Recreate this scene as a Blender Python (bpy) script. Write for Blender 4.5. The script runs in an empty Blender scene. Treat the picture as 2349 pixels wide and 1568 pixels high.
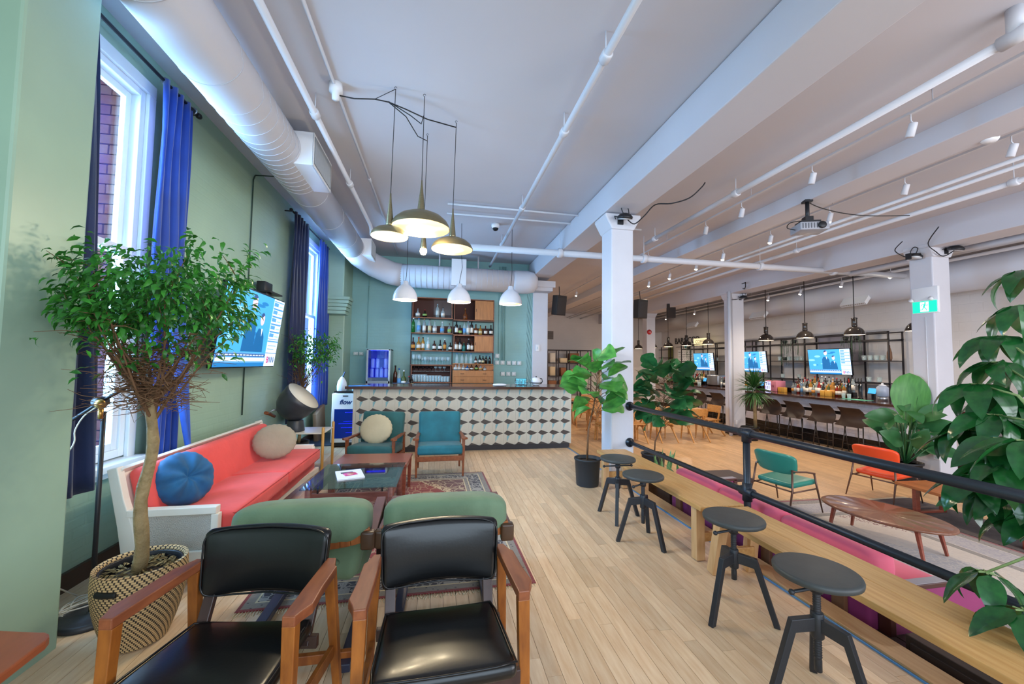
import bpy, bmesh, math, random
from math import sin, cos, pi, radians, sqrt
from mathutils import Vector, Matrix, Euler
S = bpy.context.scene
COL = S.collection
# ---------- camera, exposure, sky, large lights ----------
cd = bpy.data.cameras.new('camera'); cd.sensor_width = 36; cd.lens = 14.007; cd.clip_start = .02; cd.clip_end = 200
cam = bpy.data.objects.new('camera', cd); COL.objects.link(cam)
r_ = Vector((0.98278934, -0.18420285, 0.01394345)); u_ = Vector((-0.02322622, -0.04833311, 0.99856119)); f_ = Vector((0.18326389, 0.98169915, 0.0517796))
cam.matrix_world = Matrix(((r_.x, u_.x, -f_.x, 0), (r_.y, u_.y, -f_.y, 0), (r_.z, u_.z, -f_.z, 1.55), (0, 0, 0, 1)))
S.camera = cam
S.view_settings.view_transform = 'Standard'; S.view_settings.look = 'None'
S.cycles.transparent_max_bounces = 40; S.cycles.max_bounces = 10; S.cycles.diffuse_bounces = 6
S.view_settings.exposure = 0.28; S.view_settings.gamma = 1; S.view_settings.use_curve_mapping = False
W = bpy.data.worlds.new('sky'); S.world = W; W.use_nodes = True
W.node_tree.nodes['Background'].inputs[0].default_value = (.55, .78, 1, 1)
W.node_tree.nodes['Background'].inputs[1].default_value = .85
def area(name, loc, rot, sx, sy, power, col, spread=180):
    l = bpy.data.lights.new(name, 'AREA'); l.shape = 'RECTANGLE'; l.size = sx; l.size_y = sy; l.energy = power; l.color = col; l.spread = radians(spread)
    o = bpy.data.objects.new(name, l); COL.objects.link(o); o.location = loc; o.rotation_euler = rot; return o
def point(name, loc, power, col, r=.05):
    l = bpy.data.lights.new(name, 'POINT'); l.energy = power; l.color = col; l.shadow_soft_size = r
    o = bpy.data.objects.new(name, l); COL.objects.link(o); o.location = loc; return o
def spot(name, loc, rot, power, col, ang=110, blend=.6, r=.04):
    l = bpy.data.lights.new(name, 'SPOT'); l.energy = power; l.color = col; l.shadow_soft_size = r; l.spot_size = radians(ang); l.spot_blend = blend
    o = bpy.data.objects.new(name, l); COL.objects.link(o); o.location = loc; o.rotation_euler = rot; return o
BLUE = (.50, .76, 1.0); COOL = (.86, .92, 1.0); WARM = (1.0, .80, .60); NEUT = (1, .95, .90)
# daylight through the two windows in view, plus two fill lights added unseen behind the camera
area('daylight_window_near', (-3.0, 2.85, 2.4), (0, radians(-90), 0), 3.0, 1.1, 330, BLUE, 150)
area('daylight_window_far', (-3.0, 7.75, 2.4), (0, radians(-90), 0), 3.0, 1.3, 400, BLUE)
area('fill_behind_lounge', (.2, -2.85, 2.2), (radians(90), 0, 0), 4.2, 2.8, 150, (.72, .86, 1.0))
area('fill_behind_hall', (6.8, -2.85, 2.2), (radians(90), 0, 0), 7.0, 2.8, 380, (.93, .94, 1.0))
# ---------- materials ----------
def lin(h):
    h = h.lstrip('#'); r = [int(h[i:i+2], 16)/255 for i in (0, 2, 4)]
    return tuple(((c/12.92) if c <= .04045 else ((c+.055)/1.055)**2.4) for c in r) + (1,)
MATS = {}
def M(name, col, rough=.5, metal=0, var=0, vs=3, bump=0, bs=40, st=(1, 1, 1), col2=None, emis=None, es=0, trans=0, sheen=0, coat=0, rnd=0, spec=.5, ior=1.45, alpha=1, world=False, tr=0, detail=4):
    if name in MATS: return MATS[name]
    m = bpy.data.materials.new(name); m.use_nodes = True; nt = m.node_tree; N = nt.nodes; L = nt.links
    b = N['Principled BSDF']; c = lin(col); b.inputs['Base Color'].default_value = c
    b.inputs['Roughness'].default_value = rough; b.inputs['Metallic'].default_value = metal
    b.inputs['IOR'].default_value = ior; b.inputs['Transmission Weight'].default_value = trans
    b.inputs['Sheen Weight'].default_value = sheen; b.inputs['Coat Weight'].default_value = coat; b.inputs['Coat Roughness'].default_value = .12
    b.inputs['Specular IOR Level'].default_value = spec; b.inputs['Alpha'].default_value = alpha
    if emis: b.inputs['Emission Color'].default_value = lin(emis); b.inputs['Emission Strength'].default_value = es
    if var or bump or rnd or col2:
        tc = N.new('ShaderNodeTexCoord'); mp = N.new('ShaderNodeMapping'); mp.inputs['Scale'].default_value = st
        if world:
            g = N.new('ShaderNodeNewGeometry'); L.new(g.outputs['Position'], mp.inputs['Vector'])
        else: L.new(tc.outputs['Object'], mp.inputs['Vector'])
    src = None
    if rnd:
        oi = N.new('ShaderNodeObjectInfo'); gi = N.new('ShaderNodeNewGeometry')
        ad = N.new('ShaderNodeMath'); L.new(oi.outputs['Random'], ad.inputs[0]); L.new(gi.outputs['Random Per Island'], ad.inputs[1])
        fr = N.new('ShaderNodeMath'); fr.operation = 'FRACT'; L.new(ad.outputs[0], fr.inputs[0])
        vm = N.new('ShaderNodeVectorMath'); vm.operation = 'SCALE'; vm.inputs[0].default_value = (13, 7, 31); L.new(fr.outputs[0], vm.inputs['Scale']); L.new(vm.outputs[0], mp.inputs['Location'])
    if var or col2 or rnd:
        no = N.new('ShaderNodeTexNoise'); no.inputs['Scale'].default_value = vs; no.inputs['Detail'].default_value = detail; L.new(mp.outputs[0], no.inputs['Vector'])
        mr = N.new('ShaderNodeMapRange'); mr.inputs[1].default_value = .3; mr.inputs[2].default_value = .7; L.new(no.outputs['Fac'], mr.inputs[0])
        mx = N.new('ShaderNodeMix'); mx.data_type = 'RGBA'; L.new(mr.outputs[0], mx.inputs[0])
        if col2: ca, cb = c, lin(col2)
        else: ca = tuple(min(1, x*(1-var)) for x in c[:3])+(1,); cb = tuple(min(1, x*(1+var)) for x in c[:3])+(1,)
        mx.inputs[6].default_value = ca; mx.inputs[7].default_value = cb; src = mx.outputs[2]
        if rnd:
            hs = N.new('ShaderNodeHueSaturation'); mr2 = N.new('ShaderNodeMapRange'); L.new(fr.outputs[0], mr2.inputs[0]); mr2.inputs[3].default_value = 1-rnd; mr2.inputs[4].default_value = 1+rnd
            L.new(mr2.outputs[0], hs.inputs['Value']); L.new(src, hs.inputs['Color']); src = hs.outputs[0]
        L.new(src, b.inputs['Base Color'])
    if bump:
        n2 = N.new('ShaderNodeTexNoise'); n2.inputs['Scale'].default_value = bs; n2.inputs['Detail'].default_value = 5; L.new(mp.outputs[0], n2.inputs['Vector'])
        bp = N.new('ShaderNodeBump'); bp.inputs['Strength'].default_value = bump; bp.inputs['Distance'].default_value = .02; L.new(n2.outputs['Fac'], bp.inputs['Height']); L.new(bp.outputs[0], b.inputs['Normal'])
    if tr:   # thin leaves let light through
        t = N.new('ShaderNodeBsdfTranslucent'); ms = N.new('ShaderNodeMixShader'); ms.inputs[0].default_value = tr
        if src: L.new(src, t.inputs[0])
        else: t.inputs[0].default_value = c
        L.new(b.outputs[0], ms.inputs[1]); L.new(t.outputs[0], ms.inputs[2]); L.new(ms.outputs[0], N['Material Output'].inputs[0])
    MATS[name] = m; return m
def glassmat(name, col, rough=.02, milk=0):   # thin clear glass: see-through with a reflecting skin
    m = bpy.data.materials.new(name); m.use_nodes = True; nt = m.node_tree; N = nt.nodes; L = nt.links
    N.remove(N['Principled BSDF']); t = N.new('ShaderNodeBsdfTransparent'); t.inputs[0].default_value = lin(col)
    g = N.new('ShaderNodeBsdfGlossy'); g.inputs['Roughness'].default_value = rough
    lw = N.new('ShaderNodeLayerWeight'); lw.inputs[0].default_value = .5; pw = N.new('ShaderNodeMath'); pw.operation = 'POWER'; L.new(lw.outputs['Facing'], pw.inputs[0]); pw.inputs[1].default_value = 3.5
    fr = N.new('ShaderNodeMath'); fr.operation = 'MULTIPLY_ADD'; L.new(pw.outputs[0], fr.inputs[0]); fr.inputs[1].default_value = .8; fr.inputs[2].default_value = .05; ms = N.new('ShaderNodeMixShader')
    L.new(fr.outputs[0], ms.inputs[0]); L.new(t.outputs[0], ms.inputs[1]); L.new(g.outputs[0], ms.inputs[2]); out = ms.outputs[0]
    if milk:
        df = N.new('ShaderNodeBsdfDiffuse'); df.inputs[0].default_value = (.8, .9, .92, 1); m2 = N.new('ShaderNodeMixShader'); m2.inputs[0].default_value = milk; L.new(out, m2.inputs[1]); L.new(df.outputs[0], m2.inputs[2]); out = m2.outputs[0]
    L.new(out, N['Material Output'].inputs[0])
    MATS[name] = m; return m
def brickbump(m, scale, bw, rh, strength, plane='yz', dist=.01, noise=.3):   # painted-over brick: relief only
    nt = m.node_tree; N = nt.nodes; L = nt.links; g = N.new('ShaderNodeNewGeometry'); sp = N.new('ShaderNodeSeparateXYZ'); L.new(g.outputs['Position'], sp.inputs[0])
    cb = N.new('ShaderNodeCombineXYZ'); L.new(sp.outputs['Y' if plane == 'yz' else 'X'], cb.inputs[0]); L.new(sp.outputs['Z'], cb.inputs[1])
    br = N.new('ShaderNodeTexBrick'); br.inputs['Scale'].default_value = scale; br.inputs['Brick Width'].default_value = bw; br.inputs['Row Height'].default_value = rh; br.inputs['Mortar Size'].default_value = .012; br.inputs['Mortar Smooth'].default_value = .6
    L.new(cb.outputs[0], br.inputs['Vector']); no = N.new('ShaderNodeTexNoise'); no.inputs['Scale'].default_value = 9; no.inputs['Detail'].default_value = 7; L.new(g.outputs['Position'], no.inputs['Vector'])
    mt = N.new('ShaderNodeMath'); mt.operation = 'MULTIPLY_ADD'; mt.inputs[1].default_value = -.5; L.new(br.outputs['Fac'], mt.inputs[0]); L.new(no.outputs['Fac'], mt.inputs[2])
    bp = N.new('ShaderNodeBump'); bp.inputs['Strength'].default_value = strength; bp.inputs['Distance'].default_value = dist; L.new(mt.outputs[0], bp.inputs['Height']); L.new(bp.outputs[0], N['Principled BSDF'].inputs['Normal'])
# ---------- mesh builder ----------
class MB:
    def __init__(s): s.v = []; s.f = []; s.m = []; s.sm = []; s.mi = 0; s.T = None
    def add(s, vs, fs, smooth=False, mi=None):
        o = len(s.v); T = s.T
        s.v += [tuple(T @ Vector(p)) if T else tuple(p) for p in vs]
        for f in fs: s.f.append(tuple(i+o for i in f)); s.m.append(s.mi if mi is None else mi); s.sm.append(smooth)
        return s
    def box(s, c, d, R=None, mi=None, taper=1):
        x, y, z = d[0]/2, d[1]/2, d[2]/2; P = []
        for sz in (-1, 1):
            k = taper if sz < 0 else 1
            for sx, sy in ((-1, -1), (1, -1), (1, 1), (-1, 1)): P.append(Vector((sx*x*k, sy*y*k, sz*z)))
        if R is not None: P = [R @ p for p in P]
        return s.add([p+Vector(c) for p in P], [(3, 2, 1, 0), (4, 5, 6, 7), (0, 1, 5, 4), (1, 2, 6, 5), (2, 3, 7, 6), (3, 0, 4, 7)], mi=mi)
    def bar(s, a, b, w, h, up=(0, 0, 1), mi=None, w2=None, h2=None):   # square bar from a to b
        a = Vector(a); b = Vector(b); d = (b-a).normalized(); u = Vector(up); x = d.cross(u)
        if x.length < 1e-4: x = d.cross(Vector((0, 1, 0)))
        x.normalize(); u = x.cross(d); P = []
        for p, ww, hh in ((a, w, h), (b, w2 or w, h2 or h)):
            for sx, sy in ((-1, -1), (1, -1), (1, 1), (-1, 1)): P.append(p+x*sx*ww/2+u*sy*hh/2)
        return s.add(P, [(3, 2, 1, 0), (4, 5, 6, 7), (0, 1, 5, 4), (1, 2, 6, 5), (2, 3, 7, 6), (3, 0, 4, 7)], mi=mi)
    def tube(s, pts, r, n=8, mi=None, closed=False, cap=True):
        pts = [Vector(p) for p in pts]; k = len(pts); R = r if isinstance(r, (list, tuple)) else [r]*k
        t = []
        for i in range(k):
            if closed: a, b = pts[i-1], pts[(i+1) % k]
            else: a, b = pts[max(0, i-1)], pts[min(k-1, i+1)]
            t.append((b-a).normalized())
        n0 = t[0].orthogonal().normalized(); V = []
        for i in range(k):
            if i: n0 = (n0 - t[i]*n0.dot(t[i])); n0 = n0.normalized() if n0.length > 1e-6 else t[i].orthogonal().normalized()
            b = t[i].cross(n0)
            for j in range(n):
                a = 2*pi*j/n; V.append(pts[i]+(n0*cos(a)+b*sin(a))*R[i])
        F = []
        for i in range(k if closed else k-1):
            for j in range(n):
                a = i*n; c = ((i+1) % k)*n; F.append((a+j, a+(j+1) % n, c+(j+1) % n, c+j))
        s.add(V, F, True, mi)
        if cap and not closed:
            o = len(s.v)-len(V); s.f += [tuple(o+j for j in reversed(range(n))), tuple(o+(k-1)*n+j for j in range(n))]; s.m += [s.mi if mi is None else mi]*2; s.sm += [False]*2
        return s
    def lathe(s, prof, c=(0, 0, 0), n=24, mi=None, sx=1, sy=1, R=None, smooth=True):
        V = []; F = []; c = Vector(c); k = len(prof)
        for (r, z) in prof:
            for j in range(n):
                a = 2*pi*j/n; p = Vector((r*cos(a)*sx, r*sin(a)*sy, z)); V.append((R @ p if R is not None else p)+c)
        for i in range(k-1):
            for j in range(n): F.append((i*n+j, i*n+(j+1) % n, (i+1)*n+(j+1) % n, (i+1)*n+j))
        if prof[0][0] > 1e-4: F.append(tuple(reversed(range(n))))
        if prof[-1][0] > 1e-4: F.append(tuple((k-1)*n+j for j in range(n)))
        return s.add(V, F, smooth, mi)
    def shell(s, prof, c=(0, 0, 0), n=24, th=.004, mi=None, R=None):   # open thin-walled lathe
        q = list(prof) + [(max(0, r-th), z) for (r, z) in reversed(prof)]; q.append(prof[0]); V = []; F = []; c = Vector(c); k = len(q)
        for (r, z) in q:
            for j in range(n):
                a = 2*pi*j/n; p = Vector((r*cos(a), r*sin(a), z)); V.append((R @ p if R is not None else p)+c)
        for i in range(k-1):
            for j in range(n): F.append((i*n+j, i*n+(j+1) % n, (i+1)*n+(j+1) % n, (i+1)*n+j))
        return s.add(V, F, True, mi)
    def prism(s, poly, z0, z1, ax='z', mi=None, smooth=False):   # poly in the two other axes (x,y | x,z | y,z)
        def P(a, b, c): return (a, b, c) if ax == 'z' else ((a, c, b) if ax == 'y' else (c, a, b))
        n = len(poly); V = [P(a, b, z0) for a, b in poly]+[P(a, b, z1) for a, b in poly]
        F = [tuple(reversed(range(n))), tuple(range(n, 2*n))]+[(i, (i+1) % n, n+(i+1) % n, n+i) for i in range(n)]
        return s.add(V, F, smooth, mi)
    def poly(s, pts, mi=None): return s.add(pts, [tuple(range(len(pts)))], mi=mi)
    def pad(s, c, d, e=.35, nu=20, nv=12, R=None, mi=None, fn=None):   # superellipsoid cushion: d full size, e small = boxy
        V = []; F = []; c = Vector(c)
        def pw(x, p): return math.copysign(abs(x)**p, x)
        for i in range(nv+1):
            v = -pi/2+pi*i/nv
            for j in range(nu):
                u = 2*pi*j/nu; p = Vector((d[0]/2*pw(cos(v), e)*pw(cos(u), e), d[1]/2*pw(cos(v), e)*pw(sin(u), e), d[2]/2*pw(sin(v), e)))
                if fn: p = Vector(fn(p))
                V.append((R @ p if R is not None else p)+c)
        for i in range(nv):
            for j in range(nu): F.append((i*nu+j, i*nu+(j+1) % nu, (i+1)*nu+(j+1) % nu, (i+1)*nu+j))
        return s.add(V, F, True, mi)
    def rbox(s, c, d, r=.03, seg=3, R=None, mi=None, fn=None, div=0):   # rounded box
        bm = bmesh.new(); bmesh.ops.create_cube(bm, size=1)
        bmesh.ops.scale(bm, vec=d, verts=bm.verts)
        es = [e for e in bm.edges if len(e.link_faces) == 2 and e.calc_face_angle(0) > .5]
        bmesh.ops.bevel(bm, geom=es, offset=min(r, min(d)*.49), segments=seg, profile=.5, affect='EDGES')
        if div:
            for a in range(3):
                L_ = d[a]/2-min(r, min(d)*.49)
                if d[a] < .12: continue
                nn = Vector([1 if k == a else 0 for k in range(3)])
                for k in range(1, div+2):
                    q = -L_+2*L_*k/(div+2); bmesh.ops.bisect_plane(bm, geom=bm.verts[:]+bm.edges[:]+bm.faces[:], plane_co=nn*q, plane_no=nn)
        bm.verts.ensure_lookup_table(); c = Vector(c); V = []
        for v in bm.verts:
            p = v.co.copy()
            if fn: p = Vector(fn(p))
            V.append((R @ p if R is not None else p)+c)
        bm.verts.index_update(); F = [tuple(v.index for v in f.verts) for f in bm.faces]; bm.free()
        return s.add(V, F, True, mi)
    def mesh(s, name, mats):
        me = bpy.data.meshes.new(name); me.from_pydata([tuple(v) for v in s.v], [], s.f)
        for m in (mats if isinstance(mats, (list, tuple)) else [mats]): me.materials.append(m)
        me.polygons.foreach_set('material_index', s.m); me.polygons.foreach_set('use_smooth', s.sm); me.update(); return me
    def build(s, name, mats, parent=None, bev=0, loc=None, kind=None):
        o = bpy.data.objects.new(name, s.mesh(name, mats)); COL.objects.link(o)
        if parent is not None: o.parent = parent
        if loc: o.location = loc
        if bev:
            b = o.modifiers.new('bevel', 'BEVEL'); b.width = bev; b.segments = 2; b.limit_method = 'ANGLE'; b.angle_limit = radians(50)
        if kind: o['kind'] = kind
        return o
def tag(o, label=None, cat=None, group=None, kind=None):
    if label: o['label'] = label
    if cat: o['category'] = cat
    if group: o['group'] = group
    if kind: o['kind'] = kind
    return o
def thing(name, label, cat, loc=(0, 0, 0), rz=0, group=None, rot=None):
    o = bpy.data.objects.new(name, None); o.empty_display_size = .1; COL.objects.link(o); o.location = loc; o.rotation_euler = rot or (0, 0, rz)
    return tag(o, label, cat, group)
def kids(o): return [c for c in COL.objects if c.parent == o]
KC = {}
def dup(root, loc, rz=0, label=None, group=None, scale=None):
    if root.name not in KC: KC[root.name] = [(c, kids(c)) for c in kids(root)]
    r = root.copy(); COL.objects.link(r); r.location = loc; r.rotation_euler = (0, 0, rz) if not isinstance(rz, tuple) else rz
    if scale: r.scale = scale if isinstance(scale, tuple) else (scale,)*3
    if label: r['label'] = label
    if group: r['group'] = group
    for c, gs in KC[root.name]:
        d = c.copy(); COL.objects.link(d); d.parent = r
        for g in gs: e = g.copy(); COL.objects.link(e); e.parent = d
    return r
def struct(name, b, m, parent=None, bev=0):
    o = b.build(name, m, parent, bev)
    if parent is None: o['kind'] = 'structure'
    return o
def text(name, body, size, mat, loc, rot, parent=None, ext=.002, align='CENTER', sx=1, shear=0, bold=0):
    cu = bpy.data.curves.new(name, 'FONT'); cu.body = body; cu.size = size; cu.extrude = ext; cu.align_x = align; cu.align_y = 'CENTER'; cu.shear = shear; cu.offset = bold
    t = bpy.data.objects.new(name, cu); me = bpy.data.meshes.new_from_object(t); bpy.data.objects.remove(t)
    me.materials.append(mat); o = bpy.data.objects.new(name, me); COL.objects.link(o)
    o.location = loc; o.rotation_euler = rot; o.scale = (sx, 1, 1)
    if parent is not None: o.parent = parent
    return o
def arc(c, r, a0, a1, n, ax='z'):
    out = []
    for i in range(n+1):
        a = radians(a0+(a1-a0)*i/n); p, q = r*cos(a), r*sin(a)
        out.append(Vector(c)+Vector((p, q, 0) if ax == 'z' else ((p, 0, q) if ax == 'y' else (0, p, q))))
    return out
def smt(pts, k=5):   # smooth curve through the points
    P = [Vector(p) for p in pts]; P = [P[0]]+P+[P[-1]]; out = []
    for i in range(1, len(P)-2):
        a, b, c, d = P[i-1:i+3]
        for j in range(k):
            t = j/k; out.append(.5*((2*b)+(c-a)*t+(2*a-5*b+4*c-d)*t*t+(-a+3*b-3*c+d)*t**3))
    return out+[P[-2]]
def RZ(a): return Matrix.Rotation(radians(a), 3, 'Z')
def RX(a): return Matrix.Rotation(radians(a), 3, 'X')
def RY(a): return Matrix.Rotation(radians(a), 3, 'Y')
rnd = random.Random(7)
ORD = ['first', 'second', 'third', 'fourth', 'fifth', 'sixth', 'seventh', 'eighth', 'ninth', 'tenth', 'eleventh', 'twelfth', 'thirteenth', 'fourteenth', 'fifteenth', 'sixteenth', 'seventeenth', 'eighteenth', 'nineteenth', 'twentieth']
def U(a, b): return rnd.uniform(a, b)
# palette
mW = M('white_paint', '#c9cad2', .55, var=.03, vs=2, bump=.12, bs=14)
mC = M('ceiling_paint', '#c4c4cc', .8, var=.02, vs=1.2, bump=.05, bs=6)
mG = M('seafoam_painted_brick', '#9cbaa6', .42, var=.05, vs=2); brickbump(mG, 1, .21, .075, .16)
mGp = M('seafoam_smooth_paint', '#94b09c', .4, var=.05, vs=2, bump=.06, bs=8)
mGb = M('blue_lit_seafoam', '#86b4b6', .5, var=.05, vs=1.5); brickbump(mGb, 1, .21, .075, .12, 'xz')  # back wall's seafoam paint with the blue daylight tinted into its colour
mWb = M('white_painted_brick', '#c9c5c4', .5, var=.03, vs=2); brickbump(mWb, 1, .42, .2, .35)
mTeak = M('teak_wood', '#a8622c', .38, col2='#7a3f1c', vs=5, st=(6, 6, 1.2), bump=.05, bs=60)
mWal = M('walnut_wood', '#7d4630', .35, col2='#5b2f20', vs=4, st=(8, 2, 8))
mOak = M('oak_wood', '#cfa878', .42, col2='#b98d5c', vs=4, st=(9, .9, 9), bump=.06, bs=30)
mBlk = M('black_metal', '#26272b', .42, metal=.3)
mSteel = M('brushed_steel', '#a9adb2', .3, metal=.9)
mDark = M('dark_void', '#121214', .8)
mWhM = M('white_enamel', '#e4e6ea', .25)
# ================= SETTING =================
LZ = -.36
mPl = M('maple_plank', '#dfc6a6', .3, col2='#cfae8a', vs=5, st=(9, 1.1, 9), rnd=.13, bump=.04, bs=30, world=True)
mPl2 = M('oak_plank', '#cfab80', .36, col2='#bd966c', vs=5, st=(9, 1.1, 9), rnd=.12, bump=.04, bs=30, world=True)
mSub = M('subfloor_gap', '#5d4128', .8)
def planks(fname, x0, x1, y0, y1, z, mat, view):
    base = struct(fname, MB().box(((x0+x1)/2, (y0+y1)/2, z-.06), (x1-x0, y1-y0, .1)), mSub)
    w = .0825; unit = MB().box((0, 0, 0), (1, 1, 1)).mesh('plank', mat); P = []
    n = int((x1-x0)/w)+1
    for i in range(n):
        xa = x0+i*w; xb = min(x1, xa+w)-.0022
        if xb-xa < .01: continue
        y = y0-U(0, .9)
        while y < y1:
            l = U(.55, 1.7); a = max(y, y0); b = min(y+l, y1)
            if b-a > .02: P.append((xa, xb, a, b-.0018))
            y += l
    def key(p):
        xm = (p[0]+p[1])/2; ym = (p[2]+p[3])/2; d = math.hypot(xm, ym)
        return d if view(xm, ym) else 99
    P.sort(key=key); rest = MB()
    for i, (xa, xb, a, b) in enumerate(P):
        if i < 298 and key((xa, xb, a, b)) < 99:
            o = bpy.data.objects.new('plank', unit); COL.objects.link(o); o.parent = base
            o.location = ((xa+xb)/2, (a+b)/2, z-.006+rnd.uniform(-.0003, .0003)); o.scale = (xb-xa, b-a, .012)
        else: rest.box(((xa+xb)/2, (a+b)/2, z-.006), (xb-xa, b-a, .012))
    rest.build('planks_farther', mat, base, kind='stuff')
    return base
planks('floor', -2.4, 2.5, -2.9, 9.8, 0, mPl, lambda x, y: y > 1.3 and -1.25*y+.1 < x < 1.35*y)
planks('floor_lower', 2.56, 11.5, -2.9, 19, LZ, mPl2, lambda x, y: y > 1.0 and x < 2.0*y+1)
# riser and nosing of the platform edge
struct('trim_platform_edge', MB().box((2.53, 3.45, -.2), (.06, 12.7, .34)).box((2.485, 3.45, .004), (.15, 12.7, .03)), mOak)
mBlueL = M('blue_edge_strip', '#4f8fc8', .35)
struct('trim_edge_strip', MB().box((2.40, 3.45, .004), (.012, 9.5, .008)), mBlueL)
# left wall with two window openings
def wall_left():
    b = MB(); X0, X1 = -2.56, -2.4
    def seg(y0, y1, z0, z1): b.box(((X0+X1)/2, (y0+y1)/2, (z0+z1)/2), (X1-X0, y1-y0, z1-z0))
    seg(-3, 2.5, -.1, 4.15); seg(2.5, 3.72, -.1, .76); seg(2.5, 3.72, 3.74, 4.15); seg(3.72, 7.25, -.1, 4.15)
    seg(7.25, 8.6, -.1, .76); seg(7.25, 8.6, 3.74, 4.15); seg(8.6, 10, -.1, 4.15)
    return struct('wall_left', b, mG)
wl = wall_left()
struct('wall_left_pilaster', MB().box((-2.19, 2.41, 2.0), (.46, .42, 4.2)), mGp, bev=.015)
# chimney breast and corbelled brick steps at the far left corner
b = MB().box((-2.2, 9.45, 2.0), (.42, .7, 4.2)); struct('wall_left_chimney', b, mG, bev=.02)
for i in range(5): struct('corbel_course', MB().box((-2.16+.02*i, 8.95, 2.55+.075*i), (.5, .36, .068)), mG, wl, bev=.008)
b = MB().box((-2.18, 8.95, 3.4), (.44, .3, 1.4)); struct('corbel_pier', b, mG, wl, bev=.02)
struct('baseboard_left', MB().box((-2.388, 3.2, .06), (.03, 12.4, .12)), M('dark_baseboard', '#4a3a30', .5))
# dark landing beside the bar
struct('floor_bar_landing', MB().box((-1.93, 8.75, .008), (.94, 2.0, .02)), M('dark_blue_vinyl', '#33445c', .35, var=.15))
struct('wall_back', MB().box((-.03, 9.9, 2.0), (4.8, .2, 4.3)), mGb)
b = MB().box((11.6, 8, 2.0), (.2, 22.4, 4.8)); struct('wall_right', b, mWb)
struct('wall_far', MB().box((7, 19.1, 2.0), (10, .2, 4.8)), mWb)
struct('wall_side_beyond_bar', MB().box((2.3, 14.5, 2), (.2, 9.4, 4.8)), mWb)
# wall behind the camera with openings made up for the fill lights
b = MB(); Y = -3.0
for x0, x1 in ((-2.9, -1.9), (2.3, 3.3), (10.3, 11.6)): b.box(((x0+x1)/2, Y-.1, 1.9), (x1-x0, .2, 4.7))
for x0, x1 in ((-1.9, 2.3), (3.3, 10.3)): b.box(((x0+x1)/2, Y-.1, .2), (x1-x0, .2, 1.2)); b.box(((x0+x1)/2, Y-.1, 3.9), (x1-x0, .2, .6))
struct('wall_behind', b, mWb)
struct('ceiling', MB().box((4.4, 8, 4.15), (14.4, 22.4, .2)), mC)
struct('ceiling_beam', MB().box((2.48, 8, 3.85), (.47, 22, .38)), mC, bev=.01)
struct('ceiling_beam', MB().box((5.2, 8, 3.96), (.42, 22, .22)), mC, bev=.01)
struct('ceiling_beam', MB().box((8.25, 8, 3.82), (.5, 22, .5)), mC, bev=.01)
def column(x, y, w, z0, wire=False):
    b = MB().box((x, y, (3.6+z0)/2), (w, .34, 3.6-z0)); b.prism([(x-w/2-.1, 3.64), (x-w/2-.1, 3.6), (x-w/2, 3.42), (x+w/2, 3.42), (x+w/2+.1, 3.6), (x+w/2+.1, 3.64)], y-.2, y+.2, 'y')
    o = struct('column', b, mW, bev=.018)
    if z0 < 0: MB().box((x, y, z0+.07), (w+.012, .352, .14)).build('black_plinth', mBlk, o)
    return o
colA = column(2.5, 5.27, .33, 0)
MB().tube([(2.62, 5.09, .98), (2.62, 5.10, .98)], .001, 6)
column(2.55, 9.95, .4, 0); column(2.5, 14.6, .36, LZ)
for y in (5.35, 9.95, 14.6): column(8.28, y, .37, LZ)
# white capital box where the beam meets the bar-end column
struct('trim_capital', MB().box((2.48, 9.7, 3.5), (.72, .55, .16)).box((2.48, 9.7, 3.38), (.6, .48, .1)), mC, bev=.01)
# ---- windows of the left wall ----
mFr = M('window_paint', '#dfe6ea', .35)
mPane = glassmat('window_glass', '#e8f4ff')
def window(n, y0, y1):
    z0, z1 = .78, 3.74; x = -2.475
    fr = MB()
    for (ya, yb, za, zb) in ((y0, y0+.07, z0, z1), (y1-.07, y1, z0, z1), (y0+.07, y1-.07, z1-.07, z1), (y0+.07, y1-.07, z0, z0+.06)): fr.box((-2.475, (ya+yb)/2, (za+zb)/2), (.13, yb-ya, zb-za))
    for (ya, yb, za, zb) in ((y0-.06, y0+.02, z0-.05, z1-.02), (y1-.02, y1+.06, z0-.05, z1-.02), (y0-.06, y1+.06, z1-.02, z1+.08)): fr.box((-2.395, (ya+yb)/2, (za+zb)/2), (.03, yb-ya, zb-za))
    w = struct('window_%d' % n, fr, mFr, bev=.006)
    for (za, zb, xx) in ((z0+.06, 2.42, x+.03), (2.36, z1-.07, x-.02)):
        s = MB(); ya, yb = y0+.07, y1-.07; t = .055
        for (a, c, e, g) in ((ya, ya+t, za, zb), (yb-t, yb, za, zb), (ya+t, yb-t, za, za+t), (ya+t, yb-t, zb-t, zb)): s.box((xx, (a+c)/2, (e+g)/2), (.04, c-a, g-e))
        so = struct('sash', s, mFr, w, bev=.004)
        MB().box((xx, (ya+yb)/2, (za+zb)/2), (.005, yb-ya-.1, zb-za-.1)).build('pane', mPane, so)
    struct('sill', MB().box((-2.40, (y0+y1)/2, .745), (.22, y1-y0+.16, .05)).box((-2.37, (y0+y1)/2, .695), (.05, y1-y0+.12, .06)), mFr, w, bev=.006)
    return w
window(1, 2.5, 3.7); window(2, 7.25, 8.6)
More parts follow.
